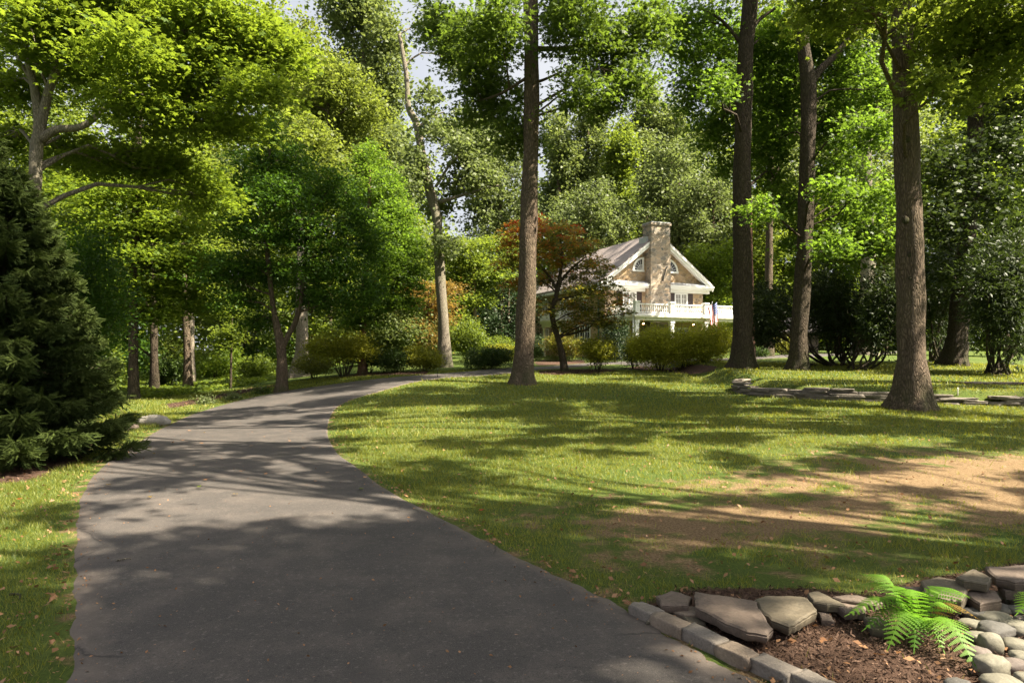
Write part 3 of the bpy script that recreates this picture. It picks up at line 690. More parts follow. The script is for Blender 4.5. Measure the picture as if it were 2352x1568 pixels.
#==HOUSE==
def house():
    hx, hy_, hz = 10.29, 50.0, 1.58
    root = empty('stone_house', (hx, hy_, hz), math.atan2(.364, .931))
    tag(root, 'tan fieldstone house with slate gable roof, big stone chimney and white balustraded porch', 'house')
    HW, L = 4.1, 13.0; EV, PK = 5.25, 8.85; sl_ = (PK-EV)/4.6
    zw = PK-.28-sl_*HW
    # walls
    m = MB(); pf = [(-HW,0,-.6),(HW,0,-.6),(HW,0,zw),(0,0,PK-.28),(-HW,0,zw)]; pb = [(x, L, z) for x, y, z in pf]
    m.add(pf+pb, [[0,1,2,3,4],[9,8,7,6,5],[0,4,9,5],[1,6,7,2],[2,7,8,3],[3,8,9,4]]); m.build('wall', M['stone_wall'], root)
    # roof slabs
    m = MB(); ov = .5; t = .16
    for s in (-1, 1):
        x0, z0 = 0, PK; x1, z1 = s*4.62, EV
        vs = [(x0,-ov,z0),(x1,-ov,z1),(x1,L+ov,z1),(x0,L+ov,z0),(x0,-ov,z0-t),(x1,-ov,z1-t),(x1,L+ov,z1-t),(x0,L+ov,z0-t)]
        m.add(vs, [[0,1,2,3],[7,6,5,4],[0,4,5,1],[1,5,6,2],[2,6,7,3]])
    rf = m.build('roof', M['slate'], root)
    # rake boards and cornice in white
    m = MB()
    for s in (-1, 1):
        def rk(y0, y1, a, b_):
            vs = []
            for y in (y0, y1):
                vs += [(0,y,PK-t-a),(s*4.66,y,EV-t-a),(s*4.66,y,EV-t-b_),(0,y,PK-t-b_)]
            m.add(vs, [[0,1,2,3],[7,6,5,4],[0,4,5,1],[1,5,6,2],[2,6,7,3],[3,7,4,0]])
        rk(-ov-.05, -ov+.03, -.05, .12); rk(-ov+.032, -ov+.10, .0, .34); rk(-ov+.102, -.002, .17, .24)
        x0, x1 = (.82, 4.7) if s > 0 else (-4.7, -.82)
        m.box(x0, x1, -.58, -.01, 5.0, 5.12); m.box(x0+.03, x1-.03, -.50, -.01, 4.86, 4.998); m.box(x0+.08*s, x1-.1, -.12, -.004, 4.62, 4.858)
        m.box(*(sorted((s*4.1, s*4.7))), 0.002, L+.4, 4.93, 5.06)
    m.build('cornice', M['white'], root)
    m = MB()
    for x0, x1 in ((-4.55,-.82),(.82,4.55)):
        m.add([(x0,-.60,5.125),(x1,-.60,5.125),(x1,-.01,5.36),(x0,-.01,5.36),(x0,-.01,5.125),(x1,-.01,5.125)], [[0,1,2,3],[0,3,4],[1,5,2],[0,4,5,1]])
    m.build('pent_roof', M['lead'], root)
    # chimney (part of the roof line but its own stone mass)
    m = MB(); prof = [(-.80,.80,-.75,-.6,8.4),(-.78,.78,-.72,8.4,9.35)]
    m.box(-.92,.92,-.72,-.003,-.6,2.75); m.box(-.82,.82,-.70,-.003,2.75,7.1)
    m.add([(-.82,-.70,7.1),(.82,-.70,7.1),(.82,.35,7.1),(-.82,.35,7.1),(-.76,-.70,9.3),(.76,-.70,9.3),(.76,.45,9.3),(-.76,.45,9.3)], [[0,1,5,4],[1,2,6,5],[2,3,7,6],[3,0,4,7],[4,5,6,7]])
    ch = m.build('chimney', M['stone_chim'], root)
    m = MB(); m.box(-.84,.84,-.78,.53,9.30,9.46); m.build('chimney_band', M['stone_chim'], ch)
    m = MB(); m.box(-.80,.80,-.74,.49,9.46,9.52); m.build('chimney_cap', M['lead'], ch)
    m = MB(); m.box(-.99,-.765,-.30,.6,8.05,8.5); m.build('flashing', M['lead'], ch)
    m = MB(); m.tube([(.10,-.80,5.35),(.16,-.79,5.62),(.32,-.79,6.05),(.40,-.79,6.32),(.52,-.80,6.36)], [.07,.045,.04,.045,.05], 7)
    m.build('iron_tie', M['iron'], ch, True)
    # quarter round windows
    for s in (-1, 1):
        cx = s*.98; cz = 6.15; Rr = .92
        m = MB(); a = np.linspace(0, math.pi/2, 15)
        for r0, r1, y0, y1 in ((Rr-.13, Rr, -.06, .05),):
            vs = []
            for y in (y0, y1):
                for t_ in a:
                    for q_ in (r0, r1): vs.append((cx+s*q_*math.cos(t_), y, cz+q_*math.sin(t_)))
            k = len(a); f = []
            for i in range(k-1):
                i0 = 2*i; f += [[i0,i0+1,i0+3,i0+2],[2*k+i0+2,2*k+i0+3,2*k+i0+1,2*k+i0],[i0+1,2*k+i0+1,2*k+i0+3,i0+3],[i0,i0+2,2*k+i0+2,2*k+i0]]
            m.add(vs, f)
        m.box(min(cx, cx+s*.92)-.02, max(cx, cx+s*.92)+.02, -.09, .03, cz-.12, cz-.002)
        m.box(*sorted((cx, cx+s*.13)), -.055, .03, cz, cz+Rr-.02)
        wnd = m.build('gable_window', M['white'], root)
        m = MB(); vs = [(cx+s*.1, -.012, cz)]+[(cx+s*(Rr-.1)*math.cos(t_), -.012, cz+(Rr-.1)*math.sin(t_)) for t_ in a]
        m.add(vs, [[0, i, i+1] if s > 0 else [0, i+1, i] for i in range(1, len(a))]); m.build('pane', M['glass'], wnd)
        m = MB(); ox, oz = cx+s*.14, cz+.0
        for t_ in (15, 36, 56, 75):
            t_ = R(t_); d = (s*math.cos(t_), math.sin(t_)); m.tube([(ox+d[0]*.02, -.03, oz+d[1]*.02), (ox+d[0]*(Rr-.25), -.03, oz+d[1]*(Rr-.22))], [.014,.014], 4)
        m.tube([(ox+s*.36*math.cos(t_), -.03, oz+.36*math.sin(t_)) for t_ in a], [.014]*len(a), 4); m.build('muntin', M['white'], wnd)
    # upstairs french windows with shutters
    def window(x0, x1, z0, z1, cols, rows, y=0, side=False, cur=True, parent=root, fr=.10):
        def bx(m, a, b, y0, y1, c, d):
            if side: m.box(-HW-y1+y*0, -HW-y0, a, b, c, d)
            else: m.box(a, b, y-y1, y-y0, c, d)
        m = MB(); bx(m, x0, x1, 0, .07, z1-fr, z1); bx(m, x0, x1, 0, .09, z0, z0+fr); bx(m, x0, x0+fr, 0, .068, z0+fr, z1-fr); bx(m, x1-fr, x1, 0, .068, z0+fr, z1-fr)
        ws = (x1-x0-2*fr)/cols
        for c in range(1, cols): xx = x0+fr+c*ws; bx(m, xx-.05, xx+.05, 0, .064, z0+fr, z1-fr)
        o = m.build('window', M['white'], parent)
        m = MB(); bx(m, x0+fr, x1-fr, .004, .012, z0+fr, z1-fr); m.build('pane', M['curtain' if cur else 'glass'], o)
        m = MB()
        for c in range(cols):
            a = x0+fr+c*ws; b_ = a+ws
            for rr in range(1, rows): zz = z0+fr+(z1-z0-2*fr)*rr/rows; bx(m, a, b_, .014, .034, zz-.012, zz+.012)
            xx = (a+b_)/2; bx(m, xx-.012, xx+.012, .012, .030, z0+fr, z1-fr)
        m.build('muntin', M['white'], o)
    for s in (-1, 1):
        a, b_ = sorted((s*1.62, s*2.70)); window(a-.02, b_+.02, 2.82, 4.6, 2, 5)
        for q_ in (1.16, 2.74):
            a, b_ = sorted((s*q_, s*(q_+.44))); m = MB(); m.box(a, b_, -.06, -.004, 2.9, 4.58)
            for k in range(18): m.box(a+.05, b_-.05, -.075, -.058, 2.98+k*.086, 3.03+k*.086)
            m.build('shutter', M['shutter'], root)
    m = MB(); m.box(.98,1.10,-.16,-.01,4.1,4.5); m.build('downspout_head', M['cobble_tan'], root)
    # ground floor: door and windows under the porch
    window(-3.4, -2.2, .1, 2.1, 2, 4, cur=False); window(1.6, 2.9, .5, 2.1, 2, 3, cur=False)
    # side wall windows
    window(2.1, 4.7, .35, 2.35, 3, 4, side=True, cur=False); window(9.4, 10.4, .5, 2.3, 2, 4, side=True, cur=False)
    window(6.0, 7.2, 3.1, 4.6, 2, 4, side=True, cur=False); window(2.6, 3.8, 3.1, 4.6, 2, 4, side=True, cur=False); window(9.6, 10.6, 3.1, 4.6, 2, 4, side=True, cur=False)
    m = MB(); m.tube([(-HW-.08, .8, 5.0), (-HW-.08, .8, -.1)], [.05, .05], 7); m.build('downspout', M['green_pipe'], root, True)
    # main porch
    PD = 4.0; DZ = 2.80
    m = MB(); m.box(-HW-.05, HW+.1, -PD-.1, -.92, DZ-.12, DZ); m.box(-HW-.05, -.95, -.92, -.004, DZ-.12, DZ); m.box(.95, HW+.1, -.92, -.004, DZ-.12, DZ); m.build('porch_deck', M['white'], root)
    m = MB()
    for z0, z1, o_ in ((DZ-.24, DZ-.122, .14), (DZ-.44, DZ-.242, 0)):
        m.box(-HW-.05-o_, HW+.1+o_, -PD-.12-o_, -PD+.2, z0, z1)
        m.box(-HW-.05-o_, -HW+.25, -PD+.202, -.004, z0, z1); m.box(HW-.2, HW+.1+o_, -PD+.202, -.004, z0, z1)
    m.build('entablature', M['cream'], root)
    m = MB(); m.box(-HW+.25, HW-.2, -PD+.2, -.8, DZ-.36, DZ-.33); m.build('porch_ceiling', M['cream'], root)
    m = MB(); m.box(-HW-.1, HW+.2, -PD-.2, -.8, -.7, -.10); m.build('porch_floor', M['wall_rock'], root)
    ux = [-4.0, -1.33, 1.36, 4.04]
    cme = None
    for k, u in enumerate(ux):
        if cme is None:
            m = MB(); m.box(-.16,.16,-.16,.16,-.6,.06); m.box(-.13,.13,-.13,.13,.06,2.20); m.box(-.17,.17,-.17,.17,2.20,2.355); cm = m.build('porch_column', M['white'], root); cme = cm.data
        else: cm = bpy.data.objects.new('porch_column', cme); col.objects.link(cm); cm.parent = root
        cm.location = (u, -PD+.05, 0)
        m = MB(); m.box(u-.15,u+.15,-PD-.12,-PD+.18,DZ,DZ+.70); m.box(u-.19,u+.19,-PD-.16,-PD+.22,DZ+.70,DZ+.80); m.build('newel_post', M['white'], root)
    m = MB(); m.tube([(-HW-.14, -PD+.02, 2.55), (-HW-.14, -PD+.02, -.2)], [.045,.045], 7); m.build('downspout', M['white'], root, True)
    bal = MB().lathe([(.035,.0),(.035,.05),(.022,.08),(.05,.17),(.045,.24),(.022,.36),(.020,.42),(.035,.45),(.035,.48)], n=8).build('baluster', M['white'], None, True); bal.hide_render = False
    first = [True]
    def rail(p0, p1, dz, n, h=.48, par=None, sc=1):
        p0 = np.array(p0, float); p1 = np.array(p1, float); d = (p1-p0); Ln = np.linalg.norm(d); d /= Ln; q_ = np.array([-d[1], d[0]])
        m = MB()
        for z0, z1, w_ in ((dz+.04, dz+.10, .05), (dz+.58*sc, dz+.65*sc, .06)):
            vs = []
            for z in (z0, z1):
                for pp in (p0, p1):
                    for s in (-1, 1): vs.append((pp[0]+q_[0]*w_*s, pp[1]+q_[1]*w_*s, z))
            m.add(vs, [[0,1,3,2],[4,6,7,5],[0,2,6,4],[1,5,7,3],[0,4,5,1],[2,3,7,6]])
        br = m.build('balustrade', M['white'], par or root)
        for i in range(n):
            pp = p0+d*Ln*(i+.5)/n
            b2 = bal if first[0] else bal.copy()
            if not first[0]: col.objects.link(b2)
            first[0] = False; b2.parent = br; b2.location = (pp[0], pp[1], dz+.10); b2.scale = (1, 1, sc)
    for a, b_ in zip(ux[:-1], ux[1:]): rail((a+.16, -PD+.03), (b_-.16, -PD+.03), DZ, 15)
    rail((-4.0, -PD+.2), (-4.0, -.05), DZ, 20); rail((4.04, -PD+.2), (4.04, -.05), DZ, 20)
    # lanterns under the porch
    for lx in (-3.0, .95):
        m = MB(); m.tube([(lx,-3.2,2.46),(lx,-3.2,2.38)], [.015,.015], 5); m.box(lx-.06,lx+.06,-3.26,-3.14,2.10,2.12); m.box(lx-.05,lx+.05,-3.25,-3.15,2.36,2.39); ln = m.build('porch_lantern', M['iron'], root)
        m = MB(); m.tube([(lx-.03,-3.2,2.13),(lx-.03,-3.2,2.2)], [.028,.02], 6); m.tube([(lx+.04,-3.2,2.15),(lx+.04,-3.2,2.22)], [.028,.02], 6); m.build('bulb', M['glow'], ln, True)
    # entry portico on the side wall
    q_ = 1.25; s0, s1 = 4.75, 8.1; EZ = 2.80
    m = MB(); X0 = -HW-q_
    m.box(X0-.22, -HW-.003, s0-.22, s1+.22, EZ-.10, EZ); m.box(X0-.10, -HW-.003, s0-.10, s1+.10, EZ-.24, EZ-.102); m.box(X0, -HW-.003, s0, s1, EZ-.5, EZ-.242); m.build('portico_entablature', M['cream'], root)
    for yy in (s0+.14, s1-.14):
        m = MB(); m.lathe([(.16,-.4),(.16,.05),(.12,.1),(.115,1.2),(.10,2.15),(.15,2.22),(.15,2.297)], (X0+.16, yy, 0), 14); m.build('portico_column', M['white'], root, True)
    rail((X0-.02, s0), (X0-.02, s1), EZ, 26); rail((X0, s0), (-HW-.1, s0), EZ, 9)
    m = MB(); m.box(X0-.1,X0+.06,s0-.08,s0+.08,EZ,EZ+.72); m.box(X0-.1,X0+.06,s1-.08,s1+.08,EZ,EZ+.72); m.build('newel_post', M['white'], root)
    m = MB(); m.box(-HW-.06,-HW-.003,5.7,6.9,-.1,2.15); dr = m.build('entry_door', M['cream'], root)
    m = MB(); m.box(-HW-.09,-HW-.062,5.85,6.75,0,2.0); m.build('door_leaf', M['shutter'], dr)
    m = MB(); m.box(X0-.6,-HW-.003,s0-.3,s1+.3,-.5,-.12); m.build('entry_step', M['wall_rock'], root)
    m = MB(); m.box(-HW-.20,-HW-.08,7.2,7.32,1.05,1.09); m.add([(-HW-.22,7.18,1.34),(-HW-.06,7.18,1.34),(-HW-.06,7.34,1.34),(-HW-.22,7.34,1.34),(-HW-.14,7.26,1.47)], [[3,2,1,0],[0,1,4],[1,2,4],[2,3,4],[3,0,4]])
    m.box(-HW-.08,-HW-.003,7.24,7.28,1.36,1.40); ln = m.build('wall_lantern', M['iron'], root)
    m = MB(); m.tube([(-HW-.14,7.26,1.09),(-HW-.14,7.26,1.34)], [.05,.055], 6); m.build('lantern_glass', M['glow'], ln, True)
    return root
HR = house()
def hw(x, y, z):
    c, s = .931, .364; return np.array([10.29+x*c-y*s, 50+x*s+y*c, 1.58+z])
# flag on a slanting pole from the porch
def flag():
    base = hw(1.5, -4.35, 2.9); root = empty('flag', hw(1.35, -4.2, 2.75)); tag(root, 'red, white and blue striped flag hanging from a slanting pole on the porch balustrade', 'flag'); bo = np.array(root.location)
    top = hw(1.22, -4.9, 3.62); m = MB(); m.tube([hw(1.36,-4.2,2.75), top], [.018,.014], 7); m.build('pole', M['white'], root, True, origin=bo)
    # hanging cloth: rows from the hoist down; folds across
    nu, nv = 26, 40; H, Wd = 1.2, 2.0
    V = []; mi = []; Fc = []
    ax = np.array([.931,.364,0]); nn = np.array([.364,-.931,0])
    for j in range(nv+1):
        v = j/nv
        for i in range(nu+1):
            u = i/nu      # u: along hoist height (13 stripes), v: along the fly, hanging down
            wdt = .78*(1-.25*v); off = (u-.5)*wdt*1.0+ .25*v+.02*math.sin(v*7)
            fold = .07*math.sin(u*11+v*2)*(1-.2*v)
            z = -v*Wd*.98-(1-u)*.42*(1-v*.55)
            p = top+ax*off+nn*fold+np.array([0,0,z]); V.append(p-bo)
    for j in range(nv):
        for i in range(nu):
            a = j*(nu+1)+i; Fc.append([a,a+1,a+nu+2,a+nu+1]); st = int((1-(i+.5)/nu)*13)
            canton = (j/nv < .40) and (i/nu > 6/13)
            if canton: mi.append(3 if (i % 3 == 1 and j % 3 == 1) else 2)
            else: mi.append(0 if st % 2 == 0 else 1)
    mesh_np('cloth', np.array(V), [4]*len(Fc), [k for f in Fc for k in f], [plain('flag red', (.42,.03,.05), .8), plain('flag white', (.72,.70,.68), .8), plain('flag blue', (.04,.06,.20), .8), plain('flag star', (.7,.7,.7), .8)], root, True, midx=mi)
flag()
# neighbour's outbuilding roof glimpsed between the trunks
def shed():
    b = ground_at(1815, 58); root = empty('outbuilding', b, R(-20)); tag(root, 'low outbuilding with a brown shingle roof glimpsed between the trunks right of the house', 'outbuilding')
    m = MB(); m.box(-2,2,-2.5,2.5,-.5,2.0); m.build('wall', M['flag_stone'], root)
    m = MB(); m.add([(-2.4,-3,1.7),(2.4,-3,1.7),(2.4,0,2.9),(-2.4,0,2.9),(-2.4,3,1.7),(2.4,3,1.7),(-2.4,-3,1.55),(2.4,-3,1.55),(-2.4,3,1.55),(2.4,3,1.55)], [[0,1,2,3],[3,2,5,4],[0,3,4,8,6],[1,7,9,5,2],[6,7,1,0],[8,4,5,9]]); m.build('roof', M['slate'], root)
shed()

#==TREES==
exec_marker = 0
def high(x0, x1, y0, y1, k, q, seed, dd=2.0):
    r = np.random.RandomState(seed); return [(r.uniform(x0, x1), r.uniform(y0, y1), q*r.uniform(.75, 1.25), q*.5, r.uniform(-dd, dd)) for _ in range(k)]
# -- the big oak in the middle
tree('oak_tree', 'tall straight oak with flared foot alone on the lawn, just left of the red maple', 24,
     [(1200,875,46),(1206,760,44),(1212,600,41),(1216,450,38),(1220,300,35),(1221,150,34),(1219,0,33),(1220,-250,30),(1222,-600,20)],
     [(1090,130,70,70,1,1.6),(1010,60,42,42,0,1.4),(1120,230,80,70,2,1.6),(1180,300,60,60,1,1.2),(1120,60,100,60,-2,1.8),
      (1330,60,80,60,-1,1.6),(1400,120,80,60,1,1.5),(1450,190,60,45,0,1.2),(1330,210,60,50,-1,1.0),(1480,60,60,60,1,1.4),(1380,240,50,35,1,.8),(1290,20,60,50,0,1.2),
      *high(960,1460,-430,-90,15,75,1)],
     'oak', 'bark_oak', .17, 44000, 'oak', 22, .55, .7, 1.0, limbs=[[(1220,112,14),(1280,112,10),(1370,102,8),(1450,100,4,1)],[(1219,190,9),(1245,185,7),(1290,165,4,-1)],[(1216,60,12),(1170,35,9),(1110,40,6),(1030,70,4)],[(1216,175,8),(1150,215,6),(1090,235,4,2)]],
     tn=26, fh=.42, twigs=7)
def knots(tr, pts, D):
    for i, (x, y, sz) in enumerate(pts):
        p = P(x, y, D); o = block('knot', None, p-np.array(tr.location), sz, sz*.55, sz*1.1, 0, 'bark_dark', 900+i, None, .95); o.parent = tr
# -- crooked pale trunk
tree('crooked_tree', 'tall crooked pale-barked tree leaning left beyond the driveway, its thin top bare against the sky', 34,
     [(1022,842,30),(1018,740,25),(1010,620,23),(1003,500,22),(985,430,21),(965,330,18),(956,282,16),(938,245,13),(934,180,11),(925,120,9),(917,80,7)],
     [(1030,300,50,40,2,1.3),(1080,350,60,50,1,1.6),(1060,420,50,30,1,1.3),(1110,400,50,45,0,1.5),(1000,470,30,40,1,1),(1090,290,60,50,3,1.6),(1050,150,35,35,2,1.0),(1120,330,70,60,2,1.8),(985,230,30,40,-1,1),(1010,60,50,40,1,1.5),(960,390,30,50,-1,1),(1000,300,30,25,-1,1),(1020,560,35,30,-1,1),(1060,330,30,25,-1,1)],
     'pale', 'bark_maple', .17, 18000, 'wide', 20, .6, .6, .5, limbs=[[(1008,465,10),(1050,452,8),(1090,440,5),(1145,425,3)],[(1000,430,7),(1050,360,5),(1110,345,3,1)],[(965,290,7),(990,268,5),(1020,258,3)]], tn=16)
# -- right-hand row
tree('oak_tree', 'thick straight dark oak standing just right of the house, left of the forked trunk', 27,
     [(1705,860,50),(1706,740,44),(1704,560,41),(1704,400,39),(1708,250,37),(1714,100,35),(1724,0,33),(1735,-200,28),(1740,-500,18)],
     [(1640,110,100,70,2,2.2),(1590,210,50,60,1,1.4),(1640,290,60,60,3,1.6),(1720,200,80,70,5,2),(1775,120,70,70,2,1.8),(1560,60,80,60,1,1.8),(1770,290,60,60,4,1.6),(1690,380,60,40,4,1.3),(1780,420,45,35,3,1),(1650,200,40,40,-3,.9),
      *high(1540,1900,-380,-60,6,75,2)],
     'bright', 'bark_dark', .15, 34000, 'maple', 14, .45, .7, .9, limbs=[[(1712,90,12),(1740,50,9),(1780,20,6)],[(1710,110,10),(1660,50,7),(1610,20,4)]], tn=22)
tree('slender_tree', 'slim reddish trunk lit by sun right behind the thick dark oak beside the house', 33,
     [(1722,822,24),(1722,700,20),(1718,520,19),(1716,350,18),(1722,100,16),(1730,-200,12)], [(1720,-100,140,100,0,3),(1760,60,80,60,1,2)], 'mid', 'bark_red', .16, 7000, 'maple', 20, .6, .7, .6, tn=12)
tree('forked_tree', 'tall dark trunk forking high up, second big trunk right of the house', 26,
     [(1832,862,42),(1836,760,37),(1846,600,35),(1852,450,34),(1856,300,34),(1857,200,33),(1845,100,28),(1846,0,26),(1850,-300,16)],
     [(1800,210,70,60,3,1.8),(1880,110,60,50,3,1.5),(1930,60,80,70,2,2),(1780,330,60,60,3,1.5),(1910,300,60,60,3,1.6),(1950,180,70,70,2,1.8),(1930,400,70,50,2,1.5),(1800,470,50,45,3,1.2),(1960,480,70,60,1,1.5),(1900,430,40,30,-3,.8),(2000,560,60,60,1,1.4),(1915,560,50,35,-3,.9),(1990,300,60,45,-2,1.3),(2030,450,45,40,-2,1),(1745,480,40,25,-2,.8),(2020,200,60,50,0,1.3),(1800,60,60,50,3,1.3),(1820,560,30,25,3,.8),
      *high(1760,2150,-330,-60,6,75,3)],
     'bright', 'bark_dark', .14, 50000, 'maple', 13, .42, .7, .8, limbs=[[(1857,200,20),(1885,160,18),(1925,120,14),(1965,60,12),(1975,-20,9)],[(1838,640,8),(1870,480,5),(1910,440,3)]], tn=22)
tree('grey_tree', 'slim grey trunk standing on the lawn between the two thick trunks right of the house', 40,
     [(1765,822,24),(1765,740,19),(1766,620,17),(1768,450,16),(1770,300,15),(1775,50,12)], [(1775,150,90,90,0,2.5),(1770,350,60,60,2,1.8),(1800,470,40,40,2,1.2),(1640,320,45,28,7,1.2),(1830,290,36,24,7,1.1),(1885,335,45,28,7,1.2),(1820,400,50,24,7,1.3),(1900,260,50,30,7,1.4),(1790,240,50,30,7,1.4)], 'poplar', 'bark_oak', .18, 15000, 'wide', 20, .6, .7, .5, tn=12)  # the clumps set well behind the trunk are added to dapple the gable
kn = tree('oak_tree', 'nearest thick oak with knotted bark and wide spreading roots at the low stone wall', 17.6,
     [(2090,938,72),(2094,850,62),(2092,700,58),(2088,500,56),(2083,350,52),(2077,200,48),(2071,60,44),(2068,-150,38),(2060,-450,28)],
     [(1970,20,90,50,-2,1.4),(2160,70,70,60,1,1.4),(2260,150,110,80,-1,1.8),(2060,-80,170,60,1,2.2),(1890,10,80,50,-3,1.2),(2240,20,130,80,-2,2),(2140,190,45,35,-3,.7),(2330,90,60,60,-2,1),
      *high(1750,2450,-640,-180,11,110,4)],
     'mid', 'bark_oak', .13, 52000, 'maple', 14, .34, .8, .9, limbs=[[(2071,60,16),(2150,20,10),(2250,0,6)],[(2071,100,14),(1990,40,9),(1900,10,5)]], tn=30, fh=.36, twigs=7)
knots(kn, [(2093,585,.15),(2084,320,.13),(2104,420,.12),(2080,505,.16),(2092,640,.12),(2078,230,.12),(2100,500,.12)], 17.36)
tree('leaning_tree', 'dark trunk in deep shade leaning right behind the rhododendrons at the right edge', 29,
     [(2190,852,50),(2200,760,42),(2212,640,38),(2225,500,34),(2235,380,32),(2242,250,30),(2252,120,26),(2260,-100,20)],
     [(2250,450,90,60,-3,1.8),(2150,520,80,60,-3,1.5),(2320,350,90,80,-2,2),(2330,520,80,60,-3,1.8),(2180,380,80,70,-2,1.6),(2300,230,90,70,0,2),(2180,620,80,50,-2,1.4),(2300,620,90,50,-1,1.5),(2250,0,220,120,0,4),(2420,200,120,160,0,4)],
     'rhodo', 'bark_dark', .17, 26000, 'wide', 12, .5, .9, .8, tn=18)
tree('forked_tree', 'pale grey tree forking into a wide V far behind the rhododendrons', 50,
     [(1984,806,46),(1988,740,34),(1994,600,30),(1990,480,28),(1985,330,26),(1960,260,20),(1935,160,16),(1920,60,12)],
     [(1920,100,120,100,0,4),(2050,100,120,100,0,4),(1990,200,110,90,3,4),(2050,300,80,80,3,3),(1900,280,80,80,4,3),(1990,0,160,80,0,4)], 'poplar', 'bark_maple', .26, 14000, 'wide', 20, .9, .7, .7,
     limbs=[[(1988,340,22),(2010,260,18),(2030,190,15),(2045,100,11)]], tn=14)

# -- left side
tree('maple_tree', 'large spreading maple with pale forked limbs and sunlit yellow-green leaves filling the upper left', 15,
     [(78,905,28),(80,700,26),(78,520,26),(80,430,27),(84,340,26),(92,290,24),(78,200,17),(60,120,15),(46,20,13),(40,-120,10)],
     [(60,60,110,70,-1,1.4),(200,40,100,60,0,1.5),(330,40,110,60,1,1.6),(450,60,110,60,0,1.6),(560,70,100,60,0,1.4),(640,110,60,50,0,1.0),(500,170,110,50,0,1.5),(600,200,70,45,-1,1.1),(380,170,100,45,2,1.5),(300,110,90,50,-2,1.3),
      (430,270,110,40,1,1.5),(540,280,60,40,0,1.1),(320,250,100,40,-1,1.3),(200,180,70,50,2,1.3),(160,100,70,50,2,1.3),(20,200,60,60,1,1.3),(400,380,90,35,2,1.4),(300,370,90,40,2,1.4),(480,450,60,40,3,1.2),(170,350,80,40,2,1.2),(30,330,60,40,2,1.1),
      *high(0,640,-300,-60,14,90,5)],
     'maple', 'bark_maple', .115, 78000, 'maple', 24, .42, 1.2, .5,
     limbs=[[(92,300,22),(112,210,19),(140,130,16),(152,60,14),(155,-60,10)],[(95,320,22),(130,298,18),(190,290,15),(245,245,12),(290,195,9),(350,140,7),(420,80,5)],[(140,120,8),(200,80,6),(290,40,4)],[(78,200,8),(40,130,6),(5,60,5)],[(245,240,6),(330,245,4),(420,235,3)],[(120,220,6),(70,120,5),(20,60,3)]], tn=20, flat=.34, twigs=9)
tree('maple_tree', 'slim dark maple trunk with layered yellow-green foliage behind the big spreading maple', 26,
     [(308,905,24),(306,820,20),(308,640,18),(312,480,17),(310,380,16),(320,300,13),(330,150,10)],
     [(250,450,90,30,0,1.8),(350,440,90,28,0,1.8),(300,520,110,28,0,2),(400,520,90,28,1,1.8),(230,560,80,25,0,1.6),(330,590,110,26,0,2),(430,600,80,26,1,1.7),(260,650,90,26,0,1.8),(370,660,100,26,1,1.8),(200,420,80,35,1,1.6),(300,380,90,30,1,1.6),(460,460,60,30,2,1.3),(180,640,60,30,1,1.5),(320,720,90,26,1,1.6),(430,700,60,26,1,1.4)],
     'maple', 'bark_dark', .13, 42000, 'maple', 24, .6, 1.3, .5, flat=.36, tn=12)
tree('dark_tree', 'dark trunk right before a pale one in the woods left of the driveway', 33,
     [(432,896,20),(430,800,17),(426,700,16),(420,600,14),(412,470,12),(400,380,10)],
     [(400,620,70,26,1,2),(460,560,60,26,1,1.8),(470,680,60,22,1,1.6),(380,540,60,26,1,1.6),(440,440,70,36,2,2),(400,360,80,40,3,2)], 'mid', 'bark_oak', .15, 14000, 'wide', 22, .7, 1.2, .5, flat=.2, tn=12, twigs=6)
tree('dark_tree', 'black shaded trunk deep in the woods on the left between two other trunks', 31,
     [(355,892,20),(354,800,17),(352,700,16),(350,560,13)], [(340,560,90,50,2,2.2),(300,700,80,30,2,2),(370,640,70,30,2,2),(270,780,60,30,2,2)], 'dark', 'bark_dark', .16, 9000, 'wide', 22, .7, 1.0, .5, tn=10)
tree('pale_tree', 'pale trunk just right of a dark one in the left woods', 38, [(443,880,13),(441,780,11),(440,640,10)], [(470,600,60,40,2,2),(500,700,40,30,2,2)], 'mid', 'bark_pale', .18, 4000, 'wide', 20, .7, 1.0, .4, tn=9)
tree('twin_stem_tree', 'dark glossy green conical tree dividing low into two stems at the left driveway edge', 26,
     [(646,893,26),(648,840,22),(644,790,20),(630,720,13),(620,640,11),(612,540,10),(615,400,8),(622,300,5)],
     [(620,300,40,50,0,1),(590,370,70,50,0,1.4),(670,380,70,50,1,1.4),(560,440,60,40,0,1.3),(640,450,80,50,-1,1.6),(720,450,70,50,1,1.5),(770,430,50,50,1,1.2),(550,520,60,45,0,1.3),(640,540,80,45,0,1.8),(740,540,80,45,0,1.8),(810,500,50,50,1,1.3),
      (540,610,70,35,0,1.4),(620,630,60,35,1,1.5),(700,620,70,40,0,1.6),(790,610,60,45,0,1.5),(540,690,70,28,0,1.4),(590,740,60,22,1,1.2),(720,690,60,30,1,1.4),(790,690,60,40,0,1.4),(850,560,40,50,1,1.2),(850,660,40,40,0,1.2),(500,640,40,30,0,1)],
     'dark', 'bark_oak', .105, 66000, 'diamond', 24, .38, .8, .6, limbs=[[(648,800,14),(662,770,13),(680,735,12),(692,680,10),(700,600,8),(720,480,6)],[(690,715,5),(710,710,4),(735,700,3)]], tn=14, fh=.25, twigs=6)
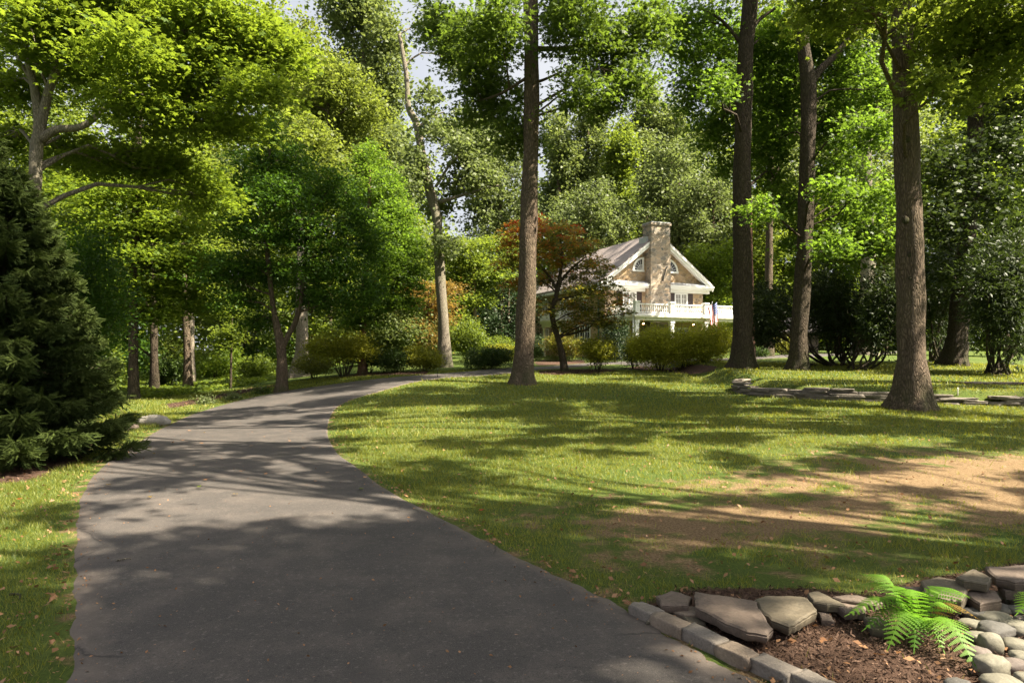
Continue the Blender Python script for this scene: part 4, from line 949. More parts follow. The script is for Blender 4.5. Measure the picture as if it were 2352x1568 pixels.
tree('bright_tree', 'bright green conical tree with a straight brown trunk behind the twin-stemmed tree', 31,
     [(832,868,19),(833,760,16),(836,660,14),(845,560,12),(850,420,8)],
     [(850,370,40,50,1,1),(880,430,50,45,0,1.3),(830,450,40,40,1,1.2),(910,500,50,45,0,1.4),(860,520,50,40,-1,1.4),(930,570,50,45,0,1.4),(880,600,50,40,-1,1.5),(940,640,40,40,0,1.2),(890,680,60,35,0,1.5),(850,720,50,30,0,1.2),(940,700,30,25,0,1),(810,740,40,25,0,1)],
     'bright', 'bark_red', .12, 38000, 'diamond', 24, .42, .8, .6, tn=12, fh=.25)
tree('mottled_tree', 'thick pale mottled trunk in sun behind the twin-stemmed tree, roots spreading over the grass', 36,
     [(690,872,36),(694,800,30),(692,700,26),(690,600,18),(690,500,8)],
     [(700,320,60,60,2,2.5),(680,380,70,60,2,3),(740,380,60,60,4,3),(650,440,70,60,4,3)], 'yellow', 'bark_pale', .20, 10000, 'wide', 20, .8, .8, 1.1, tn=16, fh=.5)
tree('sapling', 'thin sapling stem in the sunlit clearing left of the twin-stemmed tree', 32, [(530,887,6),(531,820,5),(533,740,4)], [(530,760,40,20,0,1),(545,720,40,20,1,1),(515,790,25,12,0,.7)], 'mid', 'bark_dark', .12, 2500, 'wide', 20, .4, 1.1, .2, flat=.25, tn=8)
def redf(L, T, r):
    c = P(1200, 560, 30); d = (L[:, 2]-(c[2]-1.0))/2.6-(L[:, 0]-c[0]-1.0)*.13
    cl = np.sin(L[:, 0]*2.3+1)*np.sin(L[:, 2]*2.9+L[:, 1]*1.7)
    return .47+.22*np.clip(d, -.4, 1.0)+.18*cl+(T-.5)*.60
tree('red_maple', 'small red and bronze japanese maple with slender curved trunk in a mulch bed', 30,
     [(1297,852,17),(1292,820,14),(1284,785,13),(1272,745,12),(1268,715,12),(1277,680,11),(1283,655,10),(1288,620,8),(1292,580,6)],
     [(1190,540,48,30,0,1.0),(1230,520,45,26,1,.9),(1310,640,50,26,1,1.0),(1370,610,40,24,1,.9),(1240,560,45,26,0,1.0),(1400,740,35,14,0,.6),(1330,700,50,22,1,.9),(1290,535,50,28,0,1.1),(1340,570,45,26,0,.9),(1170,600,35,26,0,.8),(1220,590,45,28,-1,1),(1290,590,50,28,0,1.1),(1350,620,45,26,0,1),(1190,650,45,24,0,1),(1250,640,40,22,1,.9),(1390,660,40,24,0,.8),(1340,670,45,24,-1,1),(1400,705,40,20,0,.8),(1350,720,45,22,0,.9),(1260,710,30,14,-1,.6),(1310,745,40,18,0,.7),(1380,740,40,18,0,.7),(1425,680,25,20,0,.6),(1160,560,25,20,0,.5),(1220,690,30,14,0,.6),(1440,720,14,12,0,.4)],
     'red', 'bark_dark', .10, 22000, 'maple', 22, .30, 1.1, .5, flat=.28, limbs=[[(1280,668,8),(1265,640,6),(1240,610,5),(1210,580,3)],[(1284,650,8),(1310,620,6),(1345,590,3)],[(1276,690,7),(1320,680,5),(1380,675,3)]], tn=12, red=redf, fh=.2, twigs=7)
#==BACKGROUND==
def auto(cx, top, bot, hwid, shape, k, r, dd=2.5, dep=None):
    out = []
    for i in range(k):
        t = (i+.5)/k; y = top+(bot-top)*t
        wv = {'round': math.sin(math.pi*min(max(t*.9+.08, 0), 1))**.6, 'cone': .25+.75*t, 'column': .55+.45*math.sin(math.pi*min(t+.12, 1)), 'layer': .7+.3*math.sin(6*t)}[shape]
        m = 1 if wv < .35 else (2 if shape == 'column' else 3)
        for j in range(m):
            x = cx+hwid*wv*(r.uniform(-.25, .25)+((j-(m-1)/2)*.75 if m > 1 else 0)); rx = hwid*wv*(.62 if m > 1 else .8)*r.uniform(.75, 1.15)
            ry = (bot-top)/k*r.uniform(.7, 1.15)*(.55 if shape == 'layer' else 1)
            out.append((x, y+r.uniform(-.3, .3)*(bot-top)/k, rx, ry, r.uniform(-dd, dd), dep))
    return out
rb = np.random.RandomState(42)
def bgt(name, label, cx, top, bot, hwid, D, base, leaf, shape='column', k=7, n=16000, size=.26, bark='bark_oak', pr=.9, tw=14, dep=None, group=None, up=.6, tpl='wide', flat=.5):
    g = ground_at(cx, D); by = HY-(g[2]-EYE)*F/D
    tree(name, label, D, [(cx, by, tw), (cx+2, (by+bot)/2, tw*.85), (cx-2, (bot+top)/2, tw*.6), (cx, top+(bot-top)*.12, tw*.2)], auto(cx, top, bot, hwid, shape, k, rb, 2.0*D/50, dep),
         leaf, bark, size, n, tpl, 20, pr, up, .5, tn=8, twigs=2, group=group, shell=.4, flat=flat, thick=1.5)
bgt('poplar_tree', 'very tall pale green poplar rising to the top edge left of the crooked tree', 838, -60, 460, 95, 62, 0, 'poplar', 'column', 10, 36000, .27, tw=18)
bgt('locust_tree', 'yellowish feathery tall tree left of the tall pale poplar', 755, 150, 430, 95, 50, 0, 'yellow', 'round', 7, 26000, .20, tw=14)
bgt('locust_tree', 'yellowish narrow treetop beside the patch of sky at the upper left', 685, 60, 380, 60, 54, 0, 'yellow', 'round', 6, 16000, .22, tw=14)
bgt('poplar_tree', 'grey-green tall tree behind the crooked trunk', 905, 300, 540, 60, 66, 0, 'pale', 'column', 7, 16000, .27)
bgt('poplar_tree', 'loose pale tree seen left of the central oak trunk, sky showing through', 1150, 320, 620, 60, 60, 0, 'pale', 'round', 6, 13000, .24)
bgt('poplar_tree', 'tall slim poplar just right of the central oak trunk', 1285, 270, 560, 42, 74, 0, 'poplar', 'column', 8, 15000, .27)
bgt('poplar_tree', 'tall slim poplar, second right of the central oak trunk, above the round-topped tree', 1352, 235, 560, 44, 76, 0, 'poplar', 'column', 8, 17000, .27)
bgt('poplar_tree', 'dark green spire-shaped poplar left of the chimney', 1428, 285, 600, 38, 72, 0, 'mid', 'column', 8, 15000, .26)
bgt('poplar_tree', 'tallest spire poplar directly above the chimney', 1485, 200, 560, 42, 78, 0, 'poplar', 'column', 9, 18000, .27)
bgt('poplar_tree', 'dense tall poplar right above the roof slope of the gable', 1545, 240, 600, 50, 80, 0, 'poplar', 'column', 8, 18000, .27)
bgt('round_tree', 'dark round-topped tree just above the red maple', 1355, 440, 600, 66, 62, 0, 'pale', 'round', 4, 13000, .20, pr=.7)
bgt('silver_tree', 'silvery grey-green broad tree behind the right half of the gable', 1560, 340, 640, 80, 64, 0, 'pale', 'round', 6, 24000, .22, pr=.8)
bgt('silver_tree', 'grey-green broad tree between the gable and the first thick oak', 1640, 380, 680, 60, 62, 0, 'pale', 'round', 6, 16000, .22, pr=.8)
bgt('understory_tree', 'bright yellow-green understory tree right of the gable', 1640, 560, 780, 55, 58, 0, 'maple', 'layer', 6, 15000, .18, up=1)
bgt('dogwood_tree', 'flat-layered green tree between the crooked trunk and the central oak', 1090, 545, 700, 90, 48, 0, 'mid', 'layer', 5, 18000, .16, up=1.1, flat=.25, tw=10, bark='bark_pale')
bgt('orange_maple', 'small orange-leaved maple right behind the crooked trunk foot', 985, 655, 790, 58, 43, 0, 'orange', 'layer', 5, 11000, .12, up=1, flat=.25, tw=7)
bgt('understory_tree', 'pale leaning understory tree behind the low hedge left of the crooked trunk', 890, 720, 830, 60, 42, 0, 'poplar', 'layer', 4, 10000, .15, up=1, tw=7)
bgt('cedar_tree', 'dark evergreen left of the house, behind the hedge', 1170, 640, 800, 45, 56, 0, 'holly', 'round', 5, 11000, .17, tw=8)
bgt('woodland_tree', 'sunlit green tree filling the gap between the first thick oak and the grey trunk', 1745, 480, 790, 50, 60, 0, 'mid', 'layer', 7, 14000, .22, up=1)
bgt('woodland_tree', 'sunlit yellow-green tree between the grey trunk and the forked trunk', 1800, 440, 780, 55, 64, 0, 'maple', 'layer', 7, 14000, .22, up=1)
bgt('woodland_tree', 'bright tree behind the rhododendrons right of the forked trunk', 1920, 420, 780, 80, 62, 0, 'maple', 'layer', 7, 18000, .24, up=1)
bgt('woodland_tree', 'pale green tree behind the rhododendrons left of the nearest oak', 2030, 380, 790, 70, 66, 0, 'poplar', 'layer', 7, 16000, .24, up=1)
bgt('woodland_tree', 'green tree glimpsed just right of the nearest oak trunk', 2160, 300, 790, 80, 56, 0, 'mid', 'round', 7, 18000, .24)
bgt('woodland_tree', 'bright yellow-green tree lit by sun near the right edge', 2310, 200, 790, 90, 52, 0, 'maple', 'round', 8, 20000, .24)
bgt('woodland_tree', 'green shaded tree far left behind the spruce', 60, 250, 860, 140, 34, 0, 'mid', 'layer', 10, 26000, .16, up=1, tw=16)
bgt('woodland_tree', 'dark green tree between the spruce and the slim maple', 200, 470, 880, 90, 30, 0, 'mid', 'layer', 9, 22000, .14, up=1, tw=12)
bgt('woodland_tree', 'sunlit tree behind the layered maple in the left woods', 430, 300, 840, 110, 46, 0, 'yellow', 'layer', 9, 22000, .19, up=1, tw=14)
bgt('woodland_tree', 'pale green tree behind the left half of the twin-stemmed tree', 560, 330, 840, 110, 50, 0, 'poplar', 'round', 9, 22000, .21, tw=14)
bgt('woodland_tree', 'mid green tree behind the right half of the twin-stemmed tree', 720, 420, 850, 100, 46, 0, 'mid', 'round', 8, 18000, .19, tw=14)
bgt('woodland_tree', 'green tree behind the bright conical tree', 900, 480, 800, 80, 54, 0, 'mid', 'round', 7, 16000, .20)

def far_wood():
    r = np.random.RandomState(77); AL, AT = [], []
    sx = [-500, 0, 600, 665, 760, 900, 960, 1040, 1110, 1200, 1300, 1480, 1700, 2352, 2900]; sy = [-200, -100, -80, 150, 170, 230, 330, 590, 560, 440, 360, 320, 230, 60, 0]
    for x in np.arange(-450, 2850, 42):
        for D in (82, 96):
            D_ = D+r.uniform(-4, 4); top = np.interp(x, sx, sy)+r.uniform(-20, 50); g = ground_at(x, D_); Ht = (EYE+(HY-top)/F*D_)-g[2]
            for k in range(7):
                t = (k+.5)/7; c = g+np.array([r.uniform(-1.5, 1.5), r.uniform(-2, 2), Ht*t]); rad = np.array([2.6, 2.6, Ht/7*.8])*r.uniform(.8, 1.2)
                L, pc, tt, o = puffs(r, c, rad, 40 if k < 2 else 17, 13, 1.5, .5, .4); AL.append(L); AT.append(tt)
    L = np.vstack(AL); T = np.concatenate(AT); print('far', len(L))
    o = leaves('far_wood', L, .52, M['lf_mid'], None, (0, 0, 0), 'wide', .7, T, None, 9); tag(o, 'far-off sunlit wood closing the view behind the house and the other trees', 'wood', kind='stuff')
far_wood()

#==OFFSCREEN SHADE TREES==
SHT = [(16.5, 1.0), (13, -4.5), (19.5, 12), (19, 19)]
SHL = ['large oak just outside the right edge whose crown shades the near driveway', 'large oak behind the camera to the right', 'large oak outside the right edge beyond the fern bed', 'large oak outside the right edge beyond the stone wall']
def canopy():
    r = np.random.RandomState(2024); out = [[] for _ in SHT]
    def put(x, y, h, q):
        k = int(np.argmin([math.hypot(x-a, y-b) for a, b in SHT])); out[k].append((x, y, h, q, q*r.uniform(.7, 1.1), .55))
    for gx in np.arange(-3, 23, 1.22):
        for gy in np.arange(-4, 16.8, 1.22):
            x = gx+r.uniform(-.4, .4); y = gy+r.uniform(-.4, .4); h = r.uniform(11.6, 13.2)
            sx_, sy_ = x-.774*h, y+.258*h      # where its shadow falls
            if sx_ < -12: continue
            if sy_ < 6.0 and -3.6 < sx_ < 5.5: p_, q = 1.0, 1.25
            elif sy_ < 7.0 and -.8 < sx_ < 5.5: p_, q = .9, 1.0
            elif sx_ < -3.0 and sy_ < 8.5: p_, q = .34, .75
            elif sx_ > 1.0 and 7 < sy_ < 11.5: p_, q = .66, .72
            elif sy_ < 8.9: p_, q = (.10, .7) if sx_ < -.6 else (.55, .7)
            elif sy_ < 12.0: p_, q = .88, .85
            elif sy_ < 15.5: p_, q = (.36, .75) if sx_ < 0 else (.58, .75)
            else: p_, q = .58, .85
            if 3.4 < sy_ < 8.2 and sx_ > .5: p_, q = .62, .72
            if sy_ < 5.6 and 1.1 < sx_ < 2.6: p_, q = .45, .7
            if r.rand() > p_: continue
            put(x, y, h, q*.70*r.uniform(.7, 1.3))
            if p_ == 1.0: put(x+.8+.774*2.2, y+.9-.258*2.2, h+2.2, q*.8)
    return out
for k, (b, cl) in enumerate(zip(SHT, canopy())):
    n_ = len(cl)*560
    tree('oak_tree', SHL[k], 10, [(b[0], b[1], tz(*b), .42), (b[0]-.3, b[1], 5, .36), (b[0]-.8, b[1], 11, .24), (b[0]-1, b[1], 16, .1)],
         [tuple(c) for c in cl], 'oak', 'bark_oak', .17, n_, 'oak', 22, .32, .8, .8, world=True, tn=14, twigs=1, thick=.55)

#==SHRUBS==
shrub('spruce', '', 0, 0, 1, 1, 1, 'spruce') if False else None
def spruce(name, label, base, H, Rb, seed, n=15000, top_r=.1, size=.17, nb=150):
    r = np.random.RandomState(seed); b0 = np.array([base[0], base[1], tz(*base)]); root = empty(name, b0); tag(root, label, 'spruce')
    mb = MB(); mb.tube([b0-[0,0,.2], b0+[0,0,H*.5], b0+[0,0,H]], [.09, .06, .01], 9)
    C, Dr, TT = [], [], []
    for k in range(nb):
        t = (k+r.rand())/nb; z = .12+t**1.05*(H-.2); a = k*2.4+r.rand()*.7; Ln = Rb*(1-(z/H))**.75*r.uniform(.82, 1.1)+.12
        d = np.array([math.cos(a), math.sin(a), 0]); s = b0+[0, 0, z]
        e = s+d*Ln+np.array([0, 0, Ln*r.uniform(-.05, .20)]); mid = (s+e)/2-np.array([0, 0, Ln*.12])
        path = spline([s, mid, e], 9); mb.tube(path, np.linspace(.018, .004, 9), 4, cap=False)
        m = int(n/nb*(Ln/Rb)*1.5)+6
        tt = r.rand(m)**.65; ip = tt*8; i0 = np.clip(ip.astype(int), 0, 7); f = (ip-i0)[:, None]; pp = path[i0]*(1-f)+path[i0+1]*f
        side = np.cross(d, [0, 0, 1]); sg = r.choice([-1, 1], m)
        sd = d[None]*r.uniform(.3, 1, (m, 1))+side[None]*(sg*r.uniform(.2, 1.1, m))[:, None]+np.array([0, 0, 1])*r.uniform(-.45, .25, (m, 1))
        spread = Ln*.32*(1-tt*.65); TT.append(tt)
        C.append(pp+sd*(r.rand(m)*spread)[:, None]); Dr.append(sd)
    C = np.vstack(C); Dr = np.vstack(Dr); TT = np.concatenate(TT); k = C[:, 2] > b0[2]+.06; C, Dr, TT = C[k], Dr[k], TT[k]
    mb.build('trunk', M['bark_dark'], root, True, origin=b0)
    rad = np.hypot(C[:, 0]-b0[0], C[:, 1]-b0[1])
    leaves('foliage', C, size, M['lf_spruce'], root, b0, 'spray', .6, r.normal(.10, .18, len(C))+.75*TT**3, Dr, seed, .9)
spruce('spruce_tree', 'dense dark green spruce with branches down to the ground at the left driveway edge', (-7.85, 10.8), 4.6, 1.7, 61, 80000, size=.10, nb=260)
spruce('spruce_tree', 'second dark spruce cut by the left edge behind the nearer one', (-10.6, 13.5), 6.6, 2.3, 62, 26000, size=.14, nb=220)

shrub('thicket', 'dark leafy mass between the spruce and the woods, filling behind the spruce tips', 170, 0, 17.5, 105, 500, 'dark', .085, 26000, clumps=9, stem_h=.0, pr=.4, cat='bush', per=22)
shrub('shrub', 'vase-shaped yellow-green shrub with bare stems at the left edge of the far driveway', 790, 872, 30, 78, 762, 'gold', .085, 11000, stems=16, stem_h=.55, clumps=7, pr=.32, per=16)
shrub('shrub', 'low yellow-green bush left of the vase-shaped shrub', 722, 868, 32, 48, 812, 'yew', .08, 5000, clumps=4)
shrub('shrub', 'dark loose bush around the foot of the straight brown trunk', 848, 868, 31.5, 48, 790, 'box', .085, 6000, clumps=4, stem_h=.45)
shrub('yew_shrub', 'dark green clipped yew left of the bright yellow one', 908, 861, 31, 44, 806, 'box', .07, 8000, clumps=5, stem_h=.15)
shrub('yew_shrub', 'bright yellow-green bush at the foot of the crooked tree', 976, 860, 31, 46, 797, 'gold', .07, 9000, clumps=6, stem_h=.2)
shrub('yew_shrub', 'dark clipped hedge shrub between the crooked tree and the central oak', 1122, 852, 32, 60, 800, 'box', .07, 12000, clumps=7, stem_h=.12, depth=.8)
shrub('laurel_shrub', 'rounded light green shrub behind the hedge right of the crooked trunk', 1075, 826, 42, 42, 735, 'mid', .12, 8000, clumps=5, stem_h=.1, pr=.35)
shrub('shrub', 'big rounded yellow-green yew hiding the right end of the porch', 1605, 846, 31, 72, 746, 'yewb', .075, 26000, clumps=11, stem_h=.0, pr=.30, depth=1.2)
shrub('shrub', 'left part of the big yew mass standing right before the porch columns', 1515, 847, 31, 72, 755, 'yewb', .075, 26000, clumps=11, stem_h=.0, pr=.30, depth=1.2)
shrub('shrub', 'small green bush touching the left side of the big yew under the corner column', 1455, 838, 33, 26, 776, 'box', .07, 4500, clumps=4, stem_h=.25)
shrub('shrub', 'small golden-yellow shrub right of the red maple trunk', 1374, 849, 30, 42, 780, 'gold', .075, 8000, clumps=8, stem_h=.3, pr=.25)
shrub('holly_shrub', 'dark cone-shaped holly in front of the house corner', 1414, 822, 40, 31, 712, 'holly', .085, 8000, clumps=4, stem_h=.05, pr=.3)
def redw(L, T, r): return T*.35+.22
shrub('weeping_maple', 'low dome-shaped bronze weeping maple behind the red maple trunk', 1297, 822, 42, 50, 765, 'red', .075, 10000, clumps=5, stem_h=.15, up=1.0, red=redw, depth=1.3)
shrub('boxwood', 'small dark boxwood ball left of the entry column', 1232, 822, 44, 17, 792, 'box', .07, 3500, clumps=3, stem_h=.05)
shrub('boxwood', 'taller dark evergreen beside the entry portico, left of the column', 1228, 818, 48, 20, 762, 'holly', .08, 3500, clumps=3, stem_h=.05)
shrub('shrub', 'low golden mound left of the central oak trunk, beyond the hedge', 1150, 833, 42, 44, 790, 'gold', .08, 5000, clumps=4, stem_h=.05)
shrub('shrub', 'green leafy mound behind the golden one, left of the central oak', 1130, 820, 48, 55, 770, 'mid', .10, 6000, clumps=4, stem_h=.05)
shrub('ground_cover', 'grey-green ground cover at the entry steps of the house', 1282, 829, 42, 46, 818, 'pale', .06, 2600, clumps=4, stem_h=.0, stems=2, depth=.6, cat='plants')
shrub('yew_shrub', 'dark low yew between the first thick oak and the grey trunk', 1742, 830, 38, 22, 800, 'box', .07, 3500, clumps=3, stem_h=.1)
shrub('shrub', 'yellow-green low shrub right of the grey trunk', 1800, 826, 44, 34, 775, 'yew', .09, 4500, clumps=4, stem_h=.1)
shrub('shrub', 'sunlit leafy shrub in the clearing left of the twin stems', 590, 870, 38, 50, 815, 'mid', .11, 6000, clumps=5, stem_h=.05)
shrub('shrub', 'sunlit bright shrub at the back of the left clearing', 500, 872, 42, 60, 800, 'maple', .12, 6000, clumps=5, stem_h=.05)
shrub('shrub', 'shaded leafy shrub right behind the spruce', 225, 905, 24, 50, 760, 'mid', .10, 8000, clumps=5, stem_h=.1)
shrub('shrub', 'dark shrub at the edge of the left woods', 385, 890, 34, 45, 820, 'box', .11, 5000, clumps=4, stem_h=.05)
# rhododendrons with crooked bare stems
def rhodo(label, px, D, hw_, y0, y1, n, stems, seed, foot=None):
    r = np.random.RandomState(seed); b0 = ground_at(foot if foot else px, D); root = empty('rhododendron', b0); tag(root, label, 'rhododendron')
    mb = MB(); AL, AT, AO = [], [], []
    k = max(5, int(hw_/20)*3)
    for i in range(k):
        cx = px+r.uniform(-1, 1)*hw_*.75; cyy = y0+(y1-y0)*(.2+.6*(i+.5)/k); d = D+r.uniform(-1.3, 1.3)
        c = P(cx, cyy, d); rad = np.array([hw_*.44, hw_*.40, (y1-y0)*.27])/F*D
        L, pc, t, o = puffs(r, c, rad, int(n/k/9), 9, .16, .5, .35, .3); AL.append(L); AT.append(t); AO.append(o)
        st = b0+np.array([r.uniform(-.5, .5), r.uniform(-.5, .5), -.05])
        p = spline([st, st*.65+c*.35+np.array([r.uniform(-.4, .4), 0, -.35]), st*.3+c*.7+np.array([r.uniform(-.3, .3), 0, -.1]), c], 12)
        mb.tube(p, np.linspace(.05, .015, 12), 6, cap=False)
        for _ in range(4): branch(mb, p[r.randint(5, 11)], c+r.randn(3)*rad*.6, .014, .005, r, 4, 0, 5)
    mb.build('stem', M['bark_dark'], root, True, origin=b0)
    leaves('foliage', np.vstack(AL), .15, M['lf_rhodo'], root, b0, 'long', .4, np.concatenate(AT), np.vstack(AO), seed, .75)
rhodo('dark rhododendron with crooked bare stems spreading left of the nearest oak', 1950, 28.5, 110, 610, 815, 24000, 8, 71, 1945)
rhodo('rhododendron sprawling in front of the forked trunk, reaching over the lawn', 1800, 28.5, 70, 650, 795, 12000, 6, 72, 1900)
rhodo('dark rhododendron thicket immediately right of the nearest oak', 2170, 31, 80, 540, 812, 24000, 8, 73, 2165)
rhodo('dark rhododendron thicket with many stems cut by the right edge', 2320, 24, 105, 530, 815, 26000, 9, 74, 2290)
rhodo('rhododendron glimpsed in the gap left of the nearest oak trunk, with one low arching limb', 2040, 26, 65, 630, 810, 11000, 4, 75, 1975)

for i, (x, D_, hw_, tp_, lf, lb) in enumerate([(170,40,70,740,'mid','leafy thicket at the back of the left woods behind the spruce'),(300,44,70,760,'dark','dark thicket between the trunks of the left woods'),(395,46,60,770,'mid','thicket behind the pale trunk of the left woods'),
    (610,50,70,750,'dark','dark thicket behind the twin stems'),(780,50,70,740,'mid','thicket behind the vase-shaped shrub'),(880,50,60,760,'dark','dark thicket behind the clipped yews'),(1000,54,60,740,'mid','thicket right behind the crooked trunk')]):
    shrub('thicket', lb, x, 0, D_, hw_, tp_, lf, .17, 5000, clumps=7, stem_h=.0, pr=.5, cat='bush')
#==STONES==
def flag_stone(label, pts, h, th, mat, seed, tilt=0, name='flagstone', group=None):
    """irregular slab: outline seen at pts, top at height h above the soil"""
    r = np.random.RandomState(seed); w_ = np.array([G(x, y, h)[:2] for x, y in pts]); c = w_.mean(0)
    # densify and roughen the outline
    out = []
    for i in range(len(w_)):
        a, b = w_[i], w_[(i+1) % len(w_)]; k = max(2, int(np.linalg.norm(b-a)/.035))
        for j in range(k): out.append(a+(b-a)*j/k+r.randn(2)*.0035)
    out = np.array(out); n = len(out); g = tz(*c)
    V = []; Fc = []
    lev = [(1.0, 0.0), (1.012, -.008), (.992+.01*r.rand(), -.45*th), (1.02, -.5*th), (1.0, -th), (.96, -th-.02)]
    rings = [(.55, .0), (.93, .0)]+lev[1:]
    ph = r.rand(4)*6.28
    for s, dz in rings:
        for i, p in enumerate(out):
            q = c+(p-c)*s
            z = g+h+dz+(.004*math.sin(q[0]*23+ph[0])+.004*math.sin(q[1]*27+ph[1])+(r.randn()*.0018 if dz < 0 else 0))+tilt*(q[1]-c[1])
            V.append((q[0], q[1], z))
    V.append((c[0], c[1], g+h)); k = len(rings)
    for i in range(n): Fc.append([len(V)-1, i, (i+1) % n])
    for j in range(k-1):
        for i in range(n): Fc.append([j*n+i, (j+1)*n+i, (j+1)*n+(i+1) % n, j*n+(i+1) % n])
    V = np.array(V); o0 = np.array([c[0], c[1], g])
    o = mesh_np(name, V-o0, [len(f) for f in Fc], [i for f in Fc for i in f], M[mat], None, False); o.location = o0
    tag(o, label, 'stone', group or 'flagstones edging the planting bed'); return o
def cp(l): return [(1411+x*.4, 1129+y*.4) for x, y in l]
FS = [('small five-sided flagstone behind the first cobble', [(245,595),(330,565),(440,600),(425,648),(270,650)], .12, .05, 'flag_stone'),
 ('largest dark brown flagstone, tongue-shaped, pointing at the cobbles', [(465,565),(600,588),(800,618),(850,690),(905,775),(870,812),(760,800),(640,740),(470,655)], .16, .07, 'flag_stone'),
 ('broad olive-brown flagstone right of the tongue-shaped one', [(808,615),(880,585),(1000,590),(1105,600),(1162,680),(1000,765),(900,730),(840,675)], .14, .07, 'flag_stone2'),
 ('thin tan flagstone lying under the five-sided one', [(325,672),(380,655),(480,660),(495,708),(400,705)], .07, .03, 'cobble_tan'),
 ('small flat stone below the thin tan one', [(395,718),(450,710),(530,725),(525,750),(430,752)], .05, .03, 'flag_stone2'),
 ('narrow lichen-spotted flagstone right of the broad one', [(1112,582),(1165,572),(1290,620),(1330,650),(1220,650),(1140,625)], .12, .05, 'flag_stone2'),
 ('dark slate flagstone left of the fern fronds', [(1250,635),(1330,622),(1450,650),(1440,685),(1330,690)], .10, .05, 'flag_stone'),
 ('thin reddish slab behind the fern', [(1260,600),(1400,595),(1540,625),(1500,640),(1300,618)], .13, .03, 'flag_stone'),
 ('dark slab beneath the left fern fronds', [(1430,715),(1520,710),(1600,760),(1560,795),(1470,780)], .07, .05, 'flag_stone2'),
 ('brown slab half hidden behind the fern tips', [(1650,545),(1760,540),(1830,590),(1720,610)], .13, .05, 'flag_stone'),
 ('thick rounded olive flagstone behind the right fern fronds', [(1758,505),(1860,485),(1960,500),(2030,560),(1990,620),(1800,590)], .20, .11, 'flag_stone2'),
 ('low brown stone below the thick olive flagstone', [(1800,600),(1960,610),(2000,650),(1900,670),(1800,650)], .10, .08, 'flag_stone'),
 ('tilted brown flagstone on top of the pile behind the fern', [(1960,485),(2060,442),(2165,490),(2140,525),(2010,510)], .26, .06, 'flag_stone2'),
 ('big dark flagstone cut by the right edge of the picture', [(2130,432),(2250,425),(2480,410),(2500,500),(2300,515),(2190,490)], .26, .07, 'flag_stone'),
 ('brown slab above the river stones', [(2010,580),(2080,545),(2190,560),(2220,615),(2100,635)], .16, .08, 'flag_stone'),
 ('dark slab wedged under the big one at the right edge', [(2200,530),(2350,530),(2480,545),(2400,575),(2250,560)], .18, .07, 'flag_stone'),
 ('small broken slate between the bed and the broad flagstone', [(1170,690),(1230,680),(1260,740),(1190,735)], .05, .04, 'flag_stone')]
for i, (lb, pt, h, th, mt) in enumerate(FS): flag_stone(lb, cp(pt), h*.75, th*.62, mt, 200+i, 0)
CB = [((183,672),150,'cobble','first grey cobble at the upper end of the driveway edging'),((330,742),210,'cobble_tan','tan cobble, second in the driveway edging'),((525,822),235,'cobble','long grey cobble with a broken corner, third in the driveway edging'),
      ((712,912),215,'cobble_tan','brown-grey cobble, fourth in the driveway edging'),((925,997),255,'cobble','long pale grey cobble, fifth in the driveway edging'),((1150,1078),230,'cobble','last grey cobble, cut by the bottom edge')]
for i, ((x, y), ln, mt, lb) in enumerate(CB):
    a = G(1411+(x-ln*.42)*.4, 1129+(y-ln*.19)*.4, .06)[:2]; b = G(1411+(x+ln*.42)*.4, 1129+(y+ln*.19)*.4, .06)[:2]
    c = (a+b)/2; d = b-a; block('cobblestone', lb, (c[0], c[1], .018), np.linalg.norm(d)*1.04, .12, .105, math.atan2(d[1], d[0]), mt, 300+i, 'granite cobbles edging the driveway', .16)
PB = [(2280,590,62,42,'pebble','pale round stone, topmost of the river stones'),(2195,650,66,28,'pebble_dark','flat dark stone just below the pale topmost one'),(2080,685,62,36,'pebble_dark','dark stone with white veins left of the others'),
 (2180,705,78,34,'pebble','long grey-green stone below the flat dark one'),(2315,665,55,26,'pebble_dark','bluish dark stone at the right edge'),(2060,745,62,24,'pebble','pale stone beside the orange fern frond'),
 (2190,775,80,48,'pebble_dark','big dark egg-shaped stone in the middle of the pile'),(2320,770,68,52,'pebble','large olive stone at the right edge'),(2085,815,56,26,'pebble','small tan stone left of the upright one'),
 (2160,862,52,68,'pebble','upright grey-green stone in the middle'),(2310,865,64,46,'pebble','round pale stone right of the upright one'),(2335,925,50,34,'pebble','smooth stone under the round pale one'),(2090,905,54,38,'pebble_purple','brownish stone half under the fern'),
 (2165,990,84,72,'pebble','largest pale boulder near the bottom edge'),(2290,985,62,56,'pebble_purple','round purple-grey stone right of the largest boulder'),(2235,1080,92,48,'pebble','pale boulder cut by the bottom edge'),(1975,1090,60,24,'pebble_dark','dark flat stone at the bottom edge in the bed'),
 (2345,720,40,30,'pebble_purple','small purple stone pressed between larger ones at the right edge'),(2350,1050,40,40,'pebble','pale stone at the lower right corner')]
for i, (x, y, rx, ry, mt, lb) in enumerate(PB):
    p = G(1411+x*.4, 1129+y*.4, .05); s = .4/F*p[1]; L = rx*2.1*s; H = max(.05, ry*1.5*s); 
    block('river_stone', lb, (p[0], p[1], max(.03, H*.38)), L, L*random.uniform(.75, .95), H*1.05, random.uniform(-.5, .5), mt, 400+i, 'river stones heaped beside the fern', .8)
